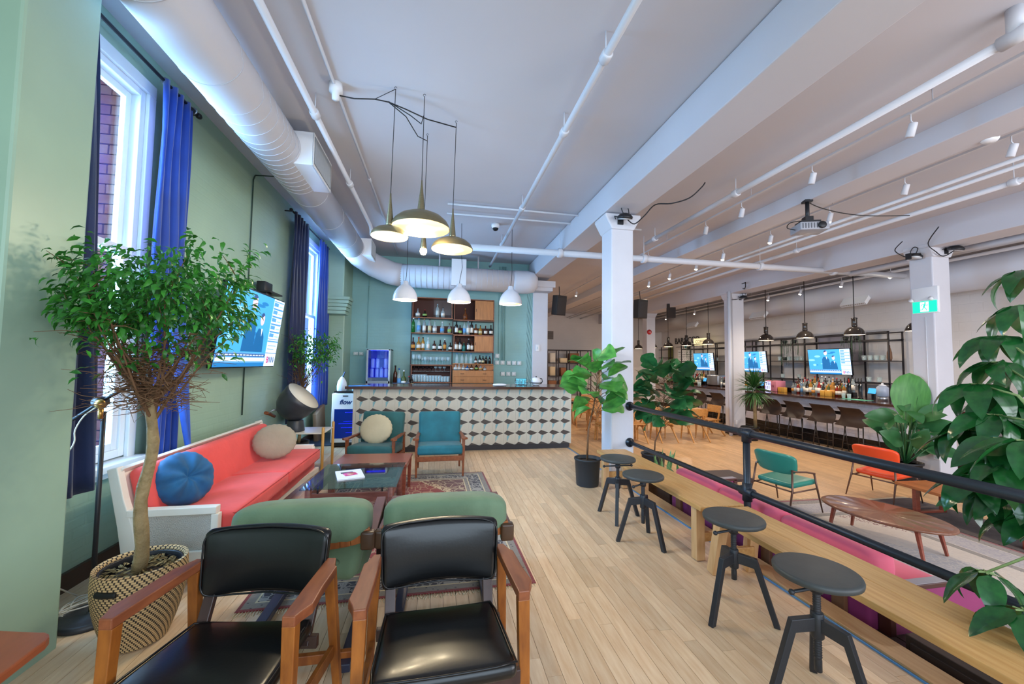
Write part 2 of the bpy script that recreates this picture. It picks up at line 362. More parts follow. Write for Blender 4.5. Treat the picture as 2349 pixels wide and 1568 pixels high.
# the brick side wing of the building outside window 1, brick by brick
mMort = M('pale_mortar', '#a08f86', .9); mBr = M('red_brick', '#a85c4a', .85, col2='#b87866', vs=6, rnd=.15, bump=.2, bs=30)
opp = thing('brick_side_wing', 'red brick wall outside seen through the tall window beside the navy curtain', 'wall', (-3.86, 4.35, 0))
MB().box((0, .12, 3), (2.5, .2, 8)).build('mortar_bed', mMort, opp)
ub = MB().box((0, 0, 0), (.222, .05, .084)).mesh('brick', mBr); nb = 0; rb = MB()
for r in range(78):
    z = -.9+r*.096
    for c in range(11):
        x = -1.15+c*.235+(r % 2)*.1175-.1
        if x+.111 > 1.26: continue
        if nb < 296 and c >= 5 and 1.2 < z < 6: o = bpy.data.objects.new('brick', ub); COL.objects.link(o); o.parent = opp; o.location = (x, .0+rnd.uniform(-.004, .004), z); nb += 1
        else: rb.box((x, 0, z), (.222, .05, .084))
rb.build('bricks_farther', mBr, opp, kind='stuff')
# ================= LOUNGE FURNITURE =================
mLea = M('black_leather', '#0d0e10', .3, bump=.02, bs=90, coat=.1)
mPip = M('leather_piping', '#141416', .3)
mTeakO = M('golden_teak', '#a05f24', .36, col2='#7a4218', vs=5, st=(5, 5, 1.4), bump=.04, bs=50)
mTeakR = M('reddish_teak', '#8f5232', .4, col2='#713c24', vs=5, st=(6, 1.2, 6))
mEsp = M('dark_brown_wood', '#3d2a26', .38, var=.2, vs=4, st=(5, 5, 1))
def black_chair(label, loc, rz):
    t = thing('leather_armchair', label, 'chair', loc, radians(rz), 'black leather armchairs in front')
    def puff(p):
        k = max(0, 1-(2*p.x/.52)**2)*max(0, 1-(2*p.y/.45)**2)
        return (p.x*(1-.08*(p.y+.22)/.44), p.y, p.z+(.018*k if p.z > 0 else 0)+.10*(p.x*p.x)-.05*p.y+.0)
    s = MB().rbox((0, -.03, .425), (.52, .45, .062), .028, 3, fn=puff, div=5).build('seat', mLea, t)
    P = []
    for (x, y) in [(-.255, -.25), (.255, -.25), (.235, .17), (-.235, .17)]: P.append((x, y+.0, .46-.05*y+.10*x*x-.005))
    loop = []
    for i in range(4):
        a, b_ = Vector(P[i]), Vector(P[(i+1) % 4])
        for k in range(6):
            q = a.lerp(b_, k/6+.02); q.z = .455-.05*(q.y+.03)+.10*q.x*q.x; loop.append(q)
    MB().tube(loop, .0045, 6, closed=True).build('piping', mPip, s)
    def bend(p):
        k = max(0, 1-(2*p.x/.54)**2)*max(0, 1-(2*p.z/.28)**2)
        return (p.x*(1+.06*p.z/.28), p.y-.55*p.x*p.x-(.02*k if p.y < 0 else 0)+.12*p.z, p.z+.16*(.06-p.x*p.x))
    bk = MB().rbox((0, .285, .655), (.53, .055, .275), .03, 4, fn=bend, div=7).build('backrest', mLea, t)
    loop = []
    for i in range(40):
        a = 2*pi*i/40; x = .262*math.copysign(abs(cos(a))**.28, cos(a)); z = .135*math.copysign(abs(sin(a))**.28, sin(a)); q = bend(Vector((x, -.022, z))); loop.append((q[0], q[1]+.285, q[2]+.655))
    MB().tube(loop, .0045, 6, closed=True).build('piping', mPip, bk)
    for s_ in (-1, 1):
        MB().bar((s_*.215, .15, .36), (s_*.225, .30, .66), .045, .025, (0, 1, 0)).build('back_post', mEsp, t, bev=.003)
        ar = MB(); P = [(.262, .25), (.30, .25), (.318, .19), (.332, .17), (.338, .02), (.350, -.09), (.332, -.13), (.322, -.165), (.278, -.165), (.27, .0)]
        if s_ < 0: P = [(-x, y) for x, y in reversed(P)]
        ar.prism(P, .635, .672); ar.build('armrest', mTeakR, t, bev=.004)
        MB().bar((s_*.30, -.142, .636), (s_*.31, -.165, 0), .046, .042, (0, 1, 0), w2=.032, h2=.03).build('leg', mTeakO, t, bev=.003)
        MB().bar((s_*.285, .225, .636), (s_*.315, .30, 0), .044, .04, (0, 1, 0), w2=.03, h2=.03).build('leg', mTeakO, t, bev=.003)
        MB().bar((s_*.302, -.15, .30), (s_*.295, .25, .27), .022, .05).build('side_rail', mTeakO, t, bev=.003)
    MB().box((0, .16, .375), (.54, .025, .05)).build('apron', mEsp, t, bev=.003)
    MB().box((0, -.19, .385), (.56, .025, .05)).build('apron', mEsp, t, bev=.003)
    return t
black_chair('black leather armchair standing beside the woven basket planter', (-.755, 1.73, 0), -8)
black_chair('black leather armchair on open floor, farther from the basket planter', (.045, 1.70, 0), 2)
# ---- green velvet easy chairs seen from behind ----
mGrn = M('green_velvet', '#6a8468', .75, var=.14, vs=5, sheen=.12, bump=.1, bs=60)
mBrnP = M('brown_end_cap', '#4d3727', .3, var=.2, vs=12)
def green_chair(label, loc, rz):
    t = thing('green_easy_chair', label, 'armchair', loc, radians(rz), 'green velvet easy chairs')
    c = MB().pad((0, .385, .655), (.70, .25, .225), .5, 64, 24, R=RX(8), fn=lambda p: (p.x, p.y+.004*sin(p.x*70)*(1 if abs(p.x) > .2 else 0), p.z))
    c.rbox((0, .315, .445), (.62, .16, .27), .06, 5, R=RX(8), fn=lambda p: (p.x*(1-.10*max(0, .1-p.z)/.2), p.y+(.008*sin(p.x*36+p.z*9)*max(0, .1-p.z)/.2 if p.y > 0 else 0), p.z), div=14)
    bk = c.build('back_cushion', mGrn, t)
    q = MB(); pts = []
    for i in range(15):
        x = -.32+.64*i/14; pts.append((x, .435-.03*(x/.32)**4, .727-.03*(x/.32)**6+.004*sin(i*2)))
    q.tube(pts, .004, 6); q.build('seam', M('green_seam', '#5f7a60', .8), bk)
    MB().lathe([(.0, .012), (.014, .008), (.016, 0)], (.0, 0, 0), 12, R=RX(-90)).build('tufting_button', mGrn, bk, loc=(-.17, .40, .43))
    MB().pad((0, -.05, .36), (.60, .66, .2), .3, 32, 14).build('seat_cushion', mGrn, t)
    r = MB(); n = 14; pr = []
    for i in range(n+1):
        x = -.355+.71*i/n; pr.append((x, .46+.035*(1-(x/.355)**2), .575+.03*(x/.355)**4))
    for i in range(n): r.bar(pr[i], pr[i+1], .03, .062)
    r.build('back_rail', mTeak, t, bev=.003)
    for s_ in (-1, 1):
        MB().rbox((s_*.345, .475, .575), (.075, .055, .095), .012, 3).build('end_cap', mBrnP, t)
        MB().bar((s_*.346, .46, .585), (s_*.335, -.12, .60), .022, .07, (1, 0, 0), h2=.06).build('armrest', M('mulberry_brown_wood', '#543037', .4, var=.2, vs=6), t, bev=.004)
        MB().bar((s_*.34, -.11, .59), (s_*.31, -.34, .03), .05, .04, (0, 1, 0)).build('leg', mEsp, t, bev=.003)
        MB().box((s_*.27, .13, .022), (.06, 1.0, .04)).build('runner', M('blue_black_wood', '#2d3043', .35, var=.2, vs=6), t, bev=.004)
    MB().box((0, .57, .05), (.60, .03, .045)).build('stretcher', mTeak, t, bev=.003)
    return t
green_chair('green velvet easy chair with its back to us, nearer the coral sofa', (-.69, 2.79, .008), 180)
green_chair('green velvet easy chair with its back to us, nearer the open floor', (.08, 2.79, .008), 179)
# ---- teal velvet armchairs facing us ----
mTealV = M('teal_velvet', '#12606e', .7, var=.25, vs=4, sheen=.12, bump=.08, bs=60)
mTealV2 = M('dark_teal_velvet', '#235658', .75, var=.25, vs=4, sheen=.12, bump=.08, bs=60)
def teal_chair(label, loc, rz, mat):
    t = thing('teal_armchair', label, 'armchair', loc, radians(rz), 'teal velvet armchairs in front of the tiled bar')
    MB().rbox((0, -.02, .345), (.60, .54, .125), .035, 4, fn=lambda p: (p.x, p.y, p.z-.06*p.y+(.012*(1-(p.x/.3)**2)*(1-(p.y/.27)**2) if p.z > 0 else 0)), div=4).build('seat_cushion', mat, t)
    MB().rbox((0, .25, .585), (.60, .11, .46), .04, 4, R=RX(-12), fn=lambda p: (p.x*(1+.03*p.z), p.y-(.015*(1-(p.x/.3)**2) if p.y < 0 else 0), p.z), div=4).build('back_cushion', mat, t)
    MB().box((0, -.27, .25), (.60, .025, .065)).build('apron', mTeakR, t, bev=.004)
    MB().box((0, .24, .25), (.60, .025, .05)).build('apron', mTeakR, t, bev=.004)
    for k in range(5): MB().bar((-.24+.12*k, .30, .30), (-.24+.12*k, .38, .74), .02, .012, (0, 1, 0)).build('back_slat', mTeakR, t)
    for s_ in (-1, 1):
        P = [(.275, .30), (.315, .30), (.335, -.16), (.365, -.27), (.325, -.305), (.28, -.27), (.285, -.1)]
        if s_ < 0: P = [(-x, y) for x, y in reversed(P)]
        MB().prism(P, .498, .522).build('armrest', mTeakR, t, bev=.003)
        MB().bar((s_*.312, -.235, .498), (s_*.31, -.245, 0), .042, .03, (0, 1, 0), w2=.026, h2=.026).build('leg', mTeakR, t, bev=.003)
        MB().bar((s_*.30, .26, .498), (s_*.30, .30, 0), .036, .03, (0, 1, 0), w2=.026, h2=.026).build('leg', mTeakR, t, bev=.003)
        MB().bar((s_*.31, -.23, .25), (s_*.30, .26, .24), .022, .05).build('side_rail', mTeakR, t)
    return t
teal_chair('bright teal velvet armchair standing alone at the rug edge', (.063, 5.76, .004), 1, mTealV)
teal_chair('dark teal velvet armchair holding a round beige cushion', (-.80, 5.84, 0), -12, mTealV2)
# ---- cushions ----
mBei = M('beige_velvet', '#9c9280', .85, sheen=.1, var=.07, vs=5, bump=.12, bs=30)
mBlu = M('blue_velvet', '#0f5584', .7, var=.3, vs=7, sheen=.12)
def cushion(name, label, mat, loc, w, h, th, R, folds, grp, pinch=0):
    def f(p):
        r = math.hypot(p.x, p.z); a = math.atan2(p.z, p.x); rr = r/(w/2)
        k = 1+.03*sin(a*23+1)*max(0, rr-.75)*2
        y = p.y*(1+folds*.18*sin(a*folds*7)*min(1, rr*1.4))-(pinch*.05*math.exp(-(rr/.16)**2)*(1 if p.y > 0 else -1))
        return (p.x*k, y, p.z*k*h/w)
    V = MB(); V.pad((0, 0, 0), (w, th, w), 1, 72, 20, R=None, fn=lambda p: f(Vector((p.x, p.y, p.z))), mi=0)
    # turn the flattened ball so its thin axis faces the viewer
    V2 = MB(); nu, nv = 90, 18; vs = []; fs = []
    for i in range(nv+1):
        v = -pi/2+pi*i/nv
        for j in range(nu):
            u = 2*pi*j/nu; cv = abs(cos(v))**.75; p = Vector((w/2*cv*cos(u), th/2*math.copysign(abs(sin(v))**.8, sin(v)), w/2*cv*sin(u))); vs.append(R @ Vector(f(p)))
    for i in range(nv):
        for j in range(nu): fs.append((i*nu+j, i*nu+(j+1) % nu, (i+1)*nu+(j+1) % nu, (i+1)*nu+j))
    V2.add(vs, fs, True); o = V2.build(name, mat, None, loc=loc); tag(o, label, 'cushion', grp); return o
cushion('round_cushion', 'large blue velvet round cushion with gathered pleats at the sofa arm', mBlu, (-1.865, 3.47, .64), .40, .40, .19, RZ(58) @ RX(-22), 1, 'round cushions', 1)
cushion('round_cushion', 'greyish beige oval cushion at the far end of the coral sofa', mBei, (-1.715, 4.78, .66), .42, .37, .13, RZ(14) @ RX(-14), 0, 'round cushions')
cushion('round_cushion', 'cream round velvet cushion resting on the dark teal armchair', M('cream_velvet', '#b3a88c', .85, sheen=.1, var=.07, vs=5, bump=.12, bs=30), (-.815, 5.86, .60), .45, .41, .13, RZ(-12) @ RX(-16), 0, 'round cushions')
# ---- coral sofa ----
mCor = M('coral_velvet', '#e0534f', .75, var=.1, vs=3, sheen=.12, bump=.1, bs=25)
mSofW = M('cream_white_lacquer', '#e9e4da', .35)
mCane = M('white_cane', '#dedad2', .6, bump=1.0, bs=160)
so = thing('coral_sofa', 'long coral red velvet sofa in a white wooden frame under the window', 'sofa', (-1.75, 4.25, 0))
def S_(b, n, m, bev=0): return b.build(n, m, so, bev)
ox, oy = -1.75, 4.25
def sp(x): return x-ox
Y0, Y1 = 3.16-oy, 5.34-oy
b = MB().prism([(sp(-2.14), .80), (sp(-2.08), .815), (sp(-2.03), .60), (sp(-1.97), .42), (sp(-1.93), .20), (sp(-1.90), .10), (sp(-1.94), 0), (sp(-1.99), 0), (sp(-2.02), .18), (sp(-2.06), .42)], Y0-.03, Y0+.03, 'y'); S_(b, 'back_post', mSofW, .006)
b = MB().prism([(sp(-2.14), .80), (sp(-2.08), .815), (sp(-1.97), .42), (sp(-1.93), .20), (sp(-1.94), 0), (sp(-1.99), 0), (sp(-2.06), .42)], Y1-.03, Y1+.03, 'y'); S_(b, 'back_post', mSofW, .006)
for yy in (Y0, Y1):
    w_ = 1 if yy == Y0 else .96
    b = MB().box((sp(-1.745), yy, .505*w_), (.54, .062, .05)); b.box((sp(-1.725), yy, .20), (.52, .05, .07)); b.box((sp(-1.485), yy, .355), (.045, .055, .25)); b.box((sp(-1.965), yy, .36), (.05, .05, .26))
    e = S_(b, 'arm_frame', mSofW, .006)
    MB().box((sp(-1.725), yy, .355), (.44, .02, .25)).build('cane_panel', mCane, e)
b = MB().prism([(sp(-2.14), .765), (sp(-2.085), .81), (sp(-2.055), .80), (sp(-2.11), .74)], Y0, Y1, 'y'); S_(b, 'top_rail', mSofW, .005)
b = MB().prism([(sp(-2.12), .74), (sp(-2.09), .76), (sp(-2.0), .32), (sp(-2.04), .30)], Y0, Y1, 'y'); S_(b, 'back_panel', mSofW)
n = 16; ap = MB()
for i in range(n):
    def ay(k): return Y0+.0+(Y1-Y0)*k/n
    def az(k): return .205+.0*sin(pi*k/n)
    ap.bar((sp(-1.425-.05*sin(pi*i/n)), ay(i), az(i)), (sp(-1.425-.05*sin(pi*(i+1)/n)), ay(i+1), az(i+1)), .04, .06)
S_(ap, 'front_rail', mSofW, .004)
for (x, y) in ((-1.46, Y0+.06), (-1.46, Y1-.06), (-1.5, (Y0+Y1)/2)):
    S_(MB().lathe([(.016, 0), (.026, .18)], (sp(x), y, 0), 12), 'leg', mSofW)
S_(MB().rbox((sp(-1.72), (Y0+Y1)/2, .27), (.56, Y1-Y0-.07, .11), .03, 3), 'seat_base', mCor)
mCorP = M('coral_piping', '#b8403e', .8)
for (a, c) in ((Y0+.04, (Y0+Y1)/2-.005), ((Y0+Y1)/2+.005, Y1-.04)):
    o = S_(MB().rbox((sp(-1.70), (a+c)/2, .385), (.64, c-a, .13), .035, 4, fn=lambda p: (p.x, p.y, p.z+(.018*(1-(p.x/.32)**2) if p.z > 0 else 0)+.06*p.x), div=4), 'seat_cushion', mCor)
    zz = lambda x: .385+.06*x+.052
    MB().tube([(sp(-1.70)+x, y, zz(x)) for x, y in ((-.3, a+.012), (.312, a+.012), (.312, c-.012), (-.3, c-.012))], .005, 6).build('piping', mCorP, o)
    MB().tube([(sp(-1.70)+x, y, zz(x)-.10) for x, y in ((.312, a+.012), (.316, (a+c)/2), (.312, c-.012))], .005, 6).build('piping', mCorP, o)
S_(MB().rbox((sp(-1.985), (Y0+Y1)/2, .575), (.12, Y1-Y0-.12, .43), .05, 4, R=RY(-14), div=4), 'back_cushion', mCor)
# ---- coffee tables ----
mRedW = M('red_mahogany', '#8f4a38', .3, col2='#7a3a2b', vs=5, st=(1.5, 8, 8), coat=.2)
rt = thing('wooden_coffee_table', 'low reddish mahogany coffee table behind the glass one', 'table', (-.695, 4.92, .008), radians(-3))
MB().box((0, 0, .385), (.81, .56, .03)).build('tabletop', mRedW, rt, bev=.004)
for sx in (-1, 1):
    for sy in (-1, 1): MB().box((sx*.375, sy*.245, .185), (.045, .045, .37), taper=.7).build('leg', mRedW, rt, bev=.003)
MB().box((0, -.245, .34), (.72, .02, .06)).box((0, .245, .34), (.72, .02, .06)).box((.375, 0, .34), (.02, .46, .06)).box((-.375, 0, .34), (.02, .46, .06)).build('apron', mRedW, rt)
gt = thing('glass_coffee_table', 'low coffee table with smoked glass top and rosewood frame', 'table', (-.72, 4.13, .008), radians(-1))
mSmk = glassmat('smoked_glass', '#d6e4e4', .02); mRose = M('rosewood_frame', '#8a5146', .35, col2='#6b3b33', vs=5, st=(1.5, 8, 8))
MB().box((0, 0, .437), (.80, .86, .009)).build('glass_top', mSmk, gt, bev=.002)
for sx in (-1, 1):
    for sy in (-1, 1):
        MB().lathe([(.024, 0), (.030, .2), (.028, .415), (.018, .43)], (sx*.345+.0, sy*.36, 0), 14).build('leg', mRose, gt)
        MB().tube([(sx*.27, sy*.36, .38), (sx*.27, sy*.36, .434)], .007, 10).build('glass_stud', mBlk, gt)
    MB().box((0, sx*.36, .345), (.66, .024, .075)).build('rail', mRose, gt, bev=.003)
    MB().box((sx*.345, 0, .345), (.024, .68, .075)).build('rail', mRose, gt, bev=.003)
mg = thing('magazine', 'closed magazine with a pink and white cover on the glass table', 'magazine', (-.80, 4.10, .449), radians(17))
MB().box((0, 0, .006), (.235, .31, .011)).build('pages', M('white_pages', '#e8e8ee', .5), mg, bev=.001)
MB().box((0, 0, .0125), (.237, .312, .001)).build('cover', M('cover_white', '#e2dfe8', .25), mg)
b = MB(); b.lathe([(.062, 0), (.062, .0006)], (0, .02, .0131), 20, sy=.7, mi=0); b.box((-.02, .06, .0133), (.11, .05, .0006), mi=1); b.box((.01, -.03, .0136), (.12, .045, .0006), R=RZ(14), mi=2); b.lathe([(.03, 0), (.03, .0006)], (.005, .0, .0138), 16, mi=3)
b.build('cover_print', [M('print_pink', '#d0508c', .3), M('print_dark', '#4a4650', .3), M('print_magenta', '#c43a78', .3), M('print_skin', '#c79a86', .3)], mg)
# ---- persian rug ----
def rugmat(name, W_, H_, field, border, cream, dark, k=1.0):
    m = bpy.data.materials.new(name); m.use_nodes = True; nt = m.node_tree; N = nt.nodes; L = nt.links; b = N['Principled BSDF']; b.inputs['Roughness'].default_value = .95; b.inputs['Sheen Weight'].default_value = .2
    tc = N.new('ShaderNodeTexCoord'); sp_ = N.new('ShaderNodeSeparateXYZ'); L.new(tc.outputs['Object'], sp_.inputs[0])
    def mth(op, a, c=None, d=None):
        n_ = N.new('ShaderNodeMath'); n_.operation = op
        for i, v in enumerate((a, c, d)):
            if v is None: continue
            if isinstance(v, (int, float)): n_.inputs[i].default_value = v
            else: L.new(v, n_.inputs[i])
        return n_.outputs[0]
    ax = mth('ABSOLUTE', sp_.outputs[0]); ay = mth('ABSOLUTE', sp_.outputs[1])
    dx = mth('SUBTRACT', W_/2, ax); dy = mth('SUBTRACT', H_/2, ay); d = mth('MINIMUM', dx, dy)
    cb = N.new('ShaderNodeCombineXYZ'); L.new(ax, cb.inputs[0]); L.new(ay, cb.inputs[1])
    def vor(scale, feat='DISTANCE_TO_EDGE'):
        v = N.new('ShaderNodeTexVoronoi'); v.feature = feat; v.inputs['Scale'].default_value = scale; v.distance = 'EUCLIDEAN' if feat == 'DISTANCE_TO_EDGE' else 'CHEBYCHEV'; L.new(cb.outputs[0], v.inputs['Vector']); return v.outputs['Distance']
    def mix(f, a, c):
        x = N.new('ShaderNodeMix'); x.data_type = 'RGBA'
        if isinstance(f, (int, float)): x.inputs[0].default_value = f
        else: L.new(f, x.inputs[0])
        for i, v in ((6, a), (7, c)):
            if isinstance(v, str): x.inputs[i].default_value = lin(v)
            else: L.new(v, x.inputs[i])
        return x.outputs[2]
    edge = mth('LESS_THAN', vor(9), .05); edge2 = mth('LESS_THAN', vor(20), .07); dots = mth('LESS_THAN', vor(26, 'F1'), .16); ring = mth('LESS_THAN', mth('ABSOLUTE', mth('SUBTRACT', vor(6.5, 'F1'), .3)), .05)
    fld = mix(mth('MULTIPLY', mth('MAXIMUM', ring, edge), .38), field, cream); fld = mix(mth('MULTIPLY', dots, .5), fld, dark)
    # medallion: a stepped diamond ring and cream corners
    dia = mth('ADD', mth('MULTIPLY', ax, 1/(W_*.36)), mth('MULTIPLY', ay, 1/(H_*.36)))
    st = mth('SNAP', dia, .06); cor = mth('GREATER_THAN', st, 1.15); cr = mix(mth('MAXIMUM', edge2, dots), cream, '#6b3232'); fld = mix(cor, fld, cr)
    cor2 = mth('GREATER_THAN', st, 1.34); fld = mix(cor2, fld, mix(mth('MULTIPLY', mth('MAXIMUM', edge, dots), .6), '#5d2f2f', cream))
    med = mth('LESS_THAN', st, .42); fld = mix(med, fld, mix(mth('MULTIPLY', mth('MAXIMUM', edge2, ring), .7), dark, cream))
    main = mix(mth('MULTIPLY', mth('MAXIMUM', edge2, ring), .75), dark, border); gua = mix(mth('MULTIPLY', dots, .8), '#7d756c', '#2d2430')
    c_ = mix(mth('LESS_THAN', d, .42*k), fld, gua); c_ = mix(mth('LESS_THAN', d, .345*k), c_, main); c_ = mix(mth('LESS_THAN', d, .12*k), c_, gua); c_ = mix(mth('LESS_THAN', d, .03*k), c_, '#7a2a2c')
    for t_ in (.42*k, .345*k, .12*k): c_ = mix(mth('LESS_THAN', mth('ABSOLUTE', mth('SUBTRACT', d, t_)), .006), c_, cream)
    no = N.new('ShaderNodeTexNoise'); no.inputs['Scale'].default_value = 60; L.new(tc.outputs['Object'], no.inputs['Vector']); bp = N.new('ShaderNodeBump'); bp.inputs['Strength'].default_value = .4; bp.inputs['Distance'].default_value = .01; L.new(no.outputs['Fac'], bp.inputs['Height']); L.new(bp.outputs[0], b.inputs['Normal'])
    L.new(c_, b.inputs['Base Color']); return m
def rug(name, label, loc, w, h, rz, mat, fr):
    t = thing(name, label, 'rug', loc, radians(rz)); n = 24; b = MB()
    b.box((0, 0, .004), (w, h, .007)); b.build('pile', mat, t, bev=.002)
    f = MB(); rr = random.Random(3)
    for sy in (-1, 1):
        for i in range(int(w/.018)):
            x = -w/2+.009+i*.018; l = rr.uniform(.035, .06); f.tube([(x, sy*h/2, .004), (x+rr.uniform(-.006, .006), sy*(h/2+l*.6), .006), (x+rr.uniform(-.012, .012), sy*(h/2+l), .002)], .0028, 4)
    f.build('fringe', fr, t, kind='stuff'); return t
mFri = M('cream_fringe', '#cdbfa2', .9)
rug('persian_rug', 'dark red and navy persian rug with fringe under the lounge chairs', (-.255, 4.23, 0), 1.90, 2.88, 1.0, rugmat('persian_pattern', 1.9, 2.88, '#7c1d18', '#a39d94', '#c6b48f', '#241d2c', .72), mFri)
# ---- side table with bowl lamp ----
mBirch = M('birch_wood', '#c9974f', .45, var=.1, vs=5, st=(5, 5, 1)); mTopW = M('pale_laminate', '#cfc8bb', .35)
st = thing('side_table', 'white topped side table on birch dowel legs past the sofa', 'table', (-1.80, 6.13, 0), 0)
MB().rbox((0, 0, .55), (.60, .54, .018), .06, 3, fn=lambda p: (p.x, p.y, p.z)).build('tabletop', mTopW, st)
MB().box((.0, 0, .14), (.56, .50, .015)).build('shelf', mTopW, st)
for sx in (-1, 1):
    for sy in (-1, 1): MB().lathe([(.014, 0), (.019, .05), (.019, .625), (.012, .637)], (sx*.295, sy*.27, 0), 12).build('leg', mBirch, st)
bl = thing('table_lamp', 'large dark bowl lamp tilted open on a drum base', 'lamp', (-1.92, 6.06, .559))
mGun = M('matt_charcoal', '#33363d', .38, var=.15, vs=9)
MB().lathe([(.115, 0), (.118, .01), (.10, .145), (.095, .15)], (0, 0, 0), 28).build('base', mGun, bl)
Rb = RZ(-8) @ RY(44)
prof = [(.0, -.25), (.08, -.24), (.15, -.205), (.21, -.13), (.235, -.04), (.245, .06), (.25, .14)]
sh = MB().shell(prof, (.0, 0, .39), 36, .006, R=Rb).build('bowl_shade', mGun, bl)
MB().lathe([(.0, .115), (.22, .118), (.243, .128), (.246, .139), (.0, .1391)], (0, 0, .39), 36, R=Rb).build('diffuser', M('warm_white_diffuser', '#d8d2c2', .5), bl)
h = MB().tube([(-.20, -.02, .29), (-.27, -.05, .30), (-.33, -.09, .25)], .012, 8); h.build('handle_rod', mSteel, bl)
MB().tube([(-.34, -.13, .27), (-.33, -.05, .25), (-.28, .03, .20)], .022, 10).build('wooden_handle', mTeakR, bl)
# ---- floor lamp behind the tree ----
fl = thing('floor_lamp', 'black floor lamp with brass joint between tree and pilaster', 'lamp', (-1.985, 2.86, 0))
MB().lathe([(.0, 0), (.155, 0), (.158, .012), (.155, .03), (.14, .036), (.02, .038), (.02, .045)], n=36).build('base', mGun, fl)
MB().tube([(0, 0, .04), (.0, -.005, 1.22)], .0125, 10).build('pole', mBlk, fl)
MB().tube([(-.30, -.02, 1.06), (0.0, -.02, 1.285), (.50, -.02, 1.62)], .010, 8).build('arm', mBlk, fl)
j = MB().lathe([(.03, -.03), (.03, .03)], (-.01, -.02, 1.28), 16, R=RX(90)).build('joint', mBlk, fl)
mBrs = M('brass', '#b78a4a', .3, metal=.9)
MB().lathe([(.028, 0), (.03, .01), (.022, .022), (.0, .03)], (.015, -.05, 1.27), 16, R=RX(90)).lathe([(.012, -.06), (.014, 0)], (.012, -.045, 1.24), 10).build('brass_knob', mBrs, j)
cordm = M('white_cord', '#d9d6cc', .5)
MB().tube(smt([(-.02, -.03, 1.25), (-.06, -.06, 1.20), (-.085, -.08, 1.12), (-.085, -.08, 1.05), (-.12, -.09, .98), (-.19, -.10, .95), (-.26, -.1, .955)]), .0035, 6).build('cord', cordm, fl)
c = MB(); rr = random.Random(5)
for q in range(3):
    pts = []
    for i in range(26):
        a = i*.5+q; pts.append((-2.14+.07*cos(a)+.03*q, 2.98+.14*sin(a*.9+q), .02+.012*q+.01*sin(a*2)))
    c.tube(smt(pts, 3), .0045, 5)
c.tube([(-2.22, 3.08, .03), (-2.26, 3.0, .12), (-2.30, 2.95, .3), (-2.36, 2.75, .36)], .0045, 5)
tag(c.build('power_cord', cordm), 'tangled white power cord lying by the floor lamp base', 'cord')
# ---- brown corner table, lower left edge of the frame ----
bt = thing('brown_table', 'reddish brown table with a rounded corner beside the green pilaster', 'table', (-1.70, 1.45, 0))
P = [(-.35, -.5), (.38, -.5), (.46, -.3)]+[(.36+.07*cos(radians(a)), .19+.07*sin(radians(a))) for a in range(-10, 91, 20)]+[(.1, .32), (-.15, .36), (-.35, .37)]
MB().prism(P, .565, .595).build('tabletop', M('reddish_brown_top', '#8c4a2c', .35, var=.1, vs=4, st=(8, 1.5, 8)), bt, bev=.006)
for (x, y) in ((.22, -.3), (-.2, .2), (-.2, -.3), (.2, .15)): MB().lathe([(.014, 0), (.022, .565)], (x, y, 0), 10).build('leg', mBlk, bt)
# ================= TILED BAR AND BACK BAR =================
mCream = M('cream_tile', '#c6c2b6', .4, var=.05, vs=8); mKite = M('dark_grey_tile', '#4a4340', .4, var=.1, vs=12); mTri = M('blue_grey_tile', '#7fa9b3', .4, var=.08, vs=10)
mBarTop = M('dark_wood_counter', '#573427', .16, col2='#3e251c', vs=5, st=(1, 7, 7), coat=.5)
bar = thing('tiled_bar', 'long bar with geometric cream and grey tiles and dark wooden top', 'bar', (.52, 7.45, 0))
MB().box((0, .02, .54), (3.80, .64, 1.07)).build('carcass', M('bar_side', '#d4cfc6', .6), bar)
MB().box((0, 0, 1.098), (4.02, .90, .045)).build('countertop', mBarTop, bar, bev=.004)
MB().box((0, -.325, .04), (3.82, .03, .08)).build('plinth', M('charcoal_plinth', '#2f2e33', .5), bar)
tw, th = .2111, .206
b = MB(); b.box((tw/2, 0, -th/2), (tw-.0016, .008, th-.0016), mi=0)
def ti(pts, mi, n_=0): b.add([(x*tw, -.0046-n_*.0002, z*th) for x, z in pts], [tuple(range(len(pts)))], mi=mi)
ti([(0.01, -.004), (.40, -.225), (.95, -.004)], 1); ti([(.0, -.996), (.28, -.76), (.95, -.996)], 1); ti([(.27, -.235), (.50, -.18), (.50, -.23), (.29, -.74)], 2)
b.f[-1] = b.f[-1]; 
tile = b.mesh('tile', [mCream, mKite, mTri])
for r in range(5):
    for c in range(18):
        o = bpy.data.objects.new('tile', tile); COL.objects.link(o); o.parent = bar; o.location = (-1.85+c*tw, -.314, 1.106-r*th)
for r in range(5): MB().box((-1.875, -.314, 1.106-(r+.5)*th), (.046, .008, th-.0016)).build('tile', mCream, bar)
# small things on the bar top (z 1.12)
BT = 1.1205
tag(MB().box((-1.28, 7.10, BT+.004), (.34, .22, .006), R=RZ(12)).box((-1.2, 7.12, BT+.009), (.16, .2, .005), R=RZ(28)).build('blue_menu', M('blue_card', '#2f7fd0', .4)), 'blue menu cards lying on the left end of the bar', 'menu')
mPorc = M('white_porcelain', '#dfe3ea', .25)
k = thing('white_kettle', 'round white kettle with dark band on the right of the bar', 'kettle', (1.86, 7.40, BT))
MB().lathe([(.05, 0), (.085, .03), (.095, .08), (.08, .13), (.05, .155), (.0, .16)], n=24).build('body', mPorc, k)
MB().lathe([(.096, .045), (.097, .06), (.096, .062)], n=24).build('band', mBlk, k); MB().lathe([(.012, .155), (.016, .17), (0, .18)], n=10).build('lid_knob', mBlk, k)
MB().tube([(.05, 0, .14), (.11, 0, .13), (.125, 0, .08), (.09, 0, .03)], .008, 8).build('handle', mBlk, k)
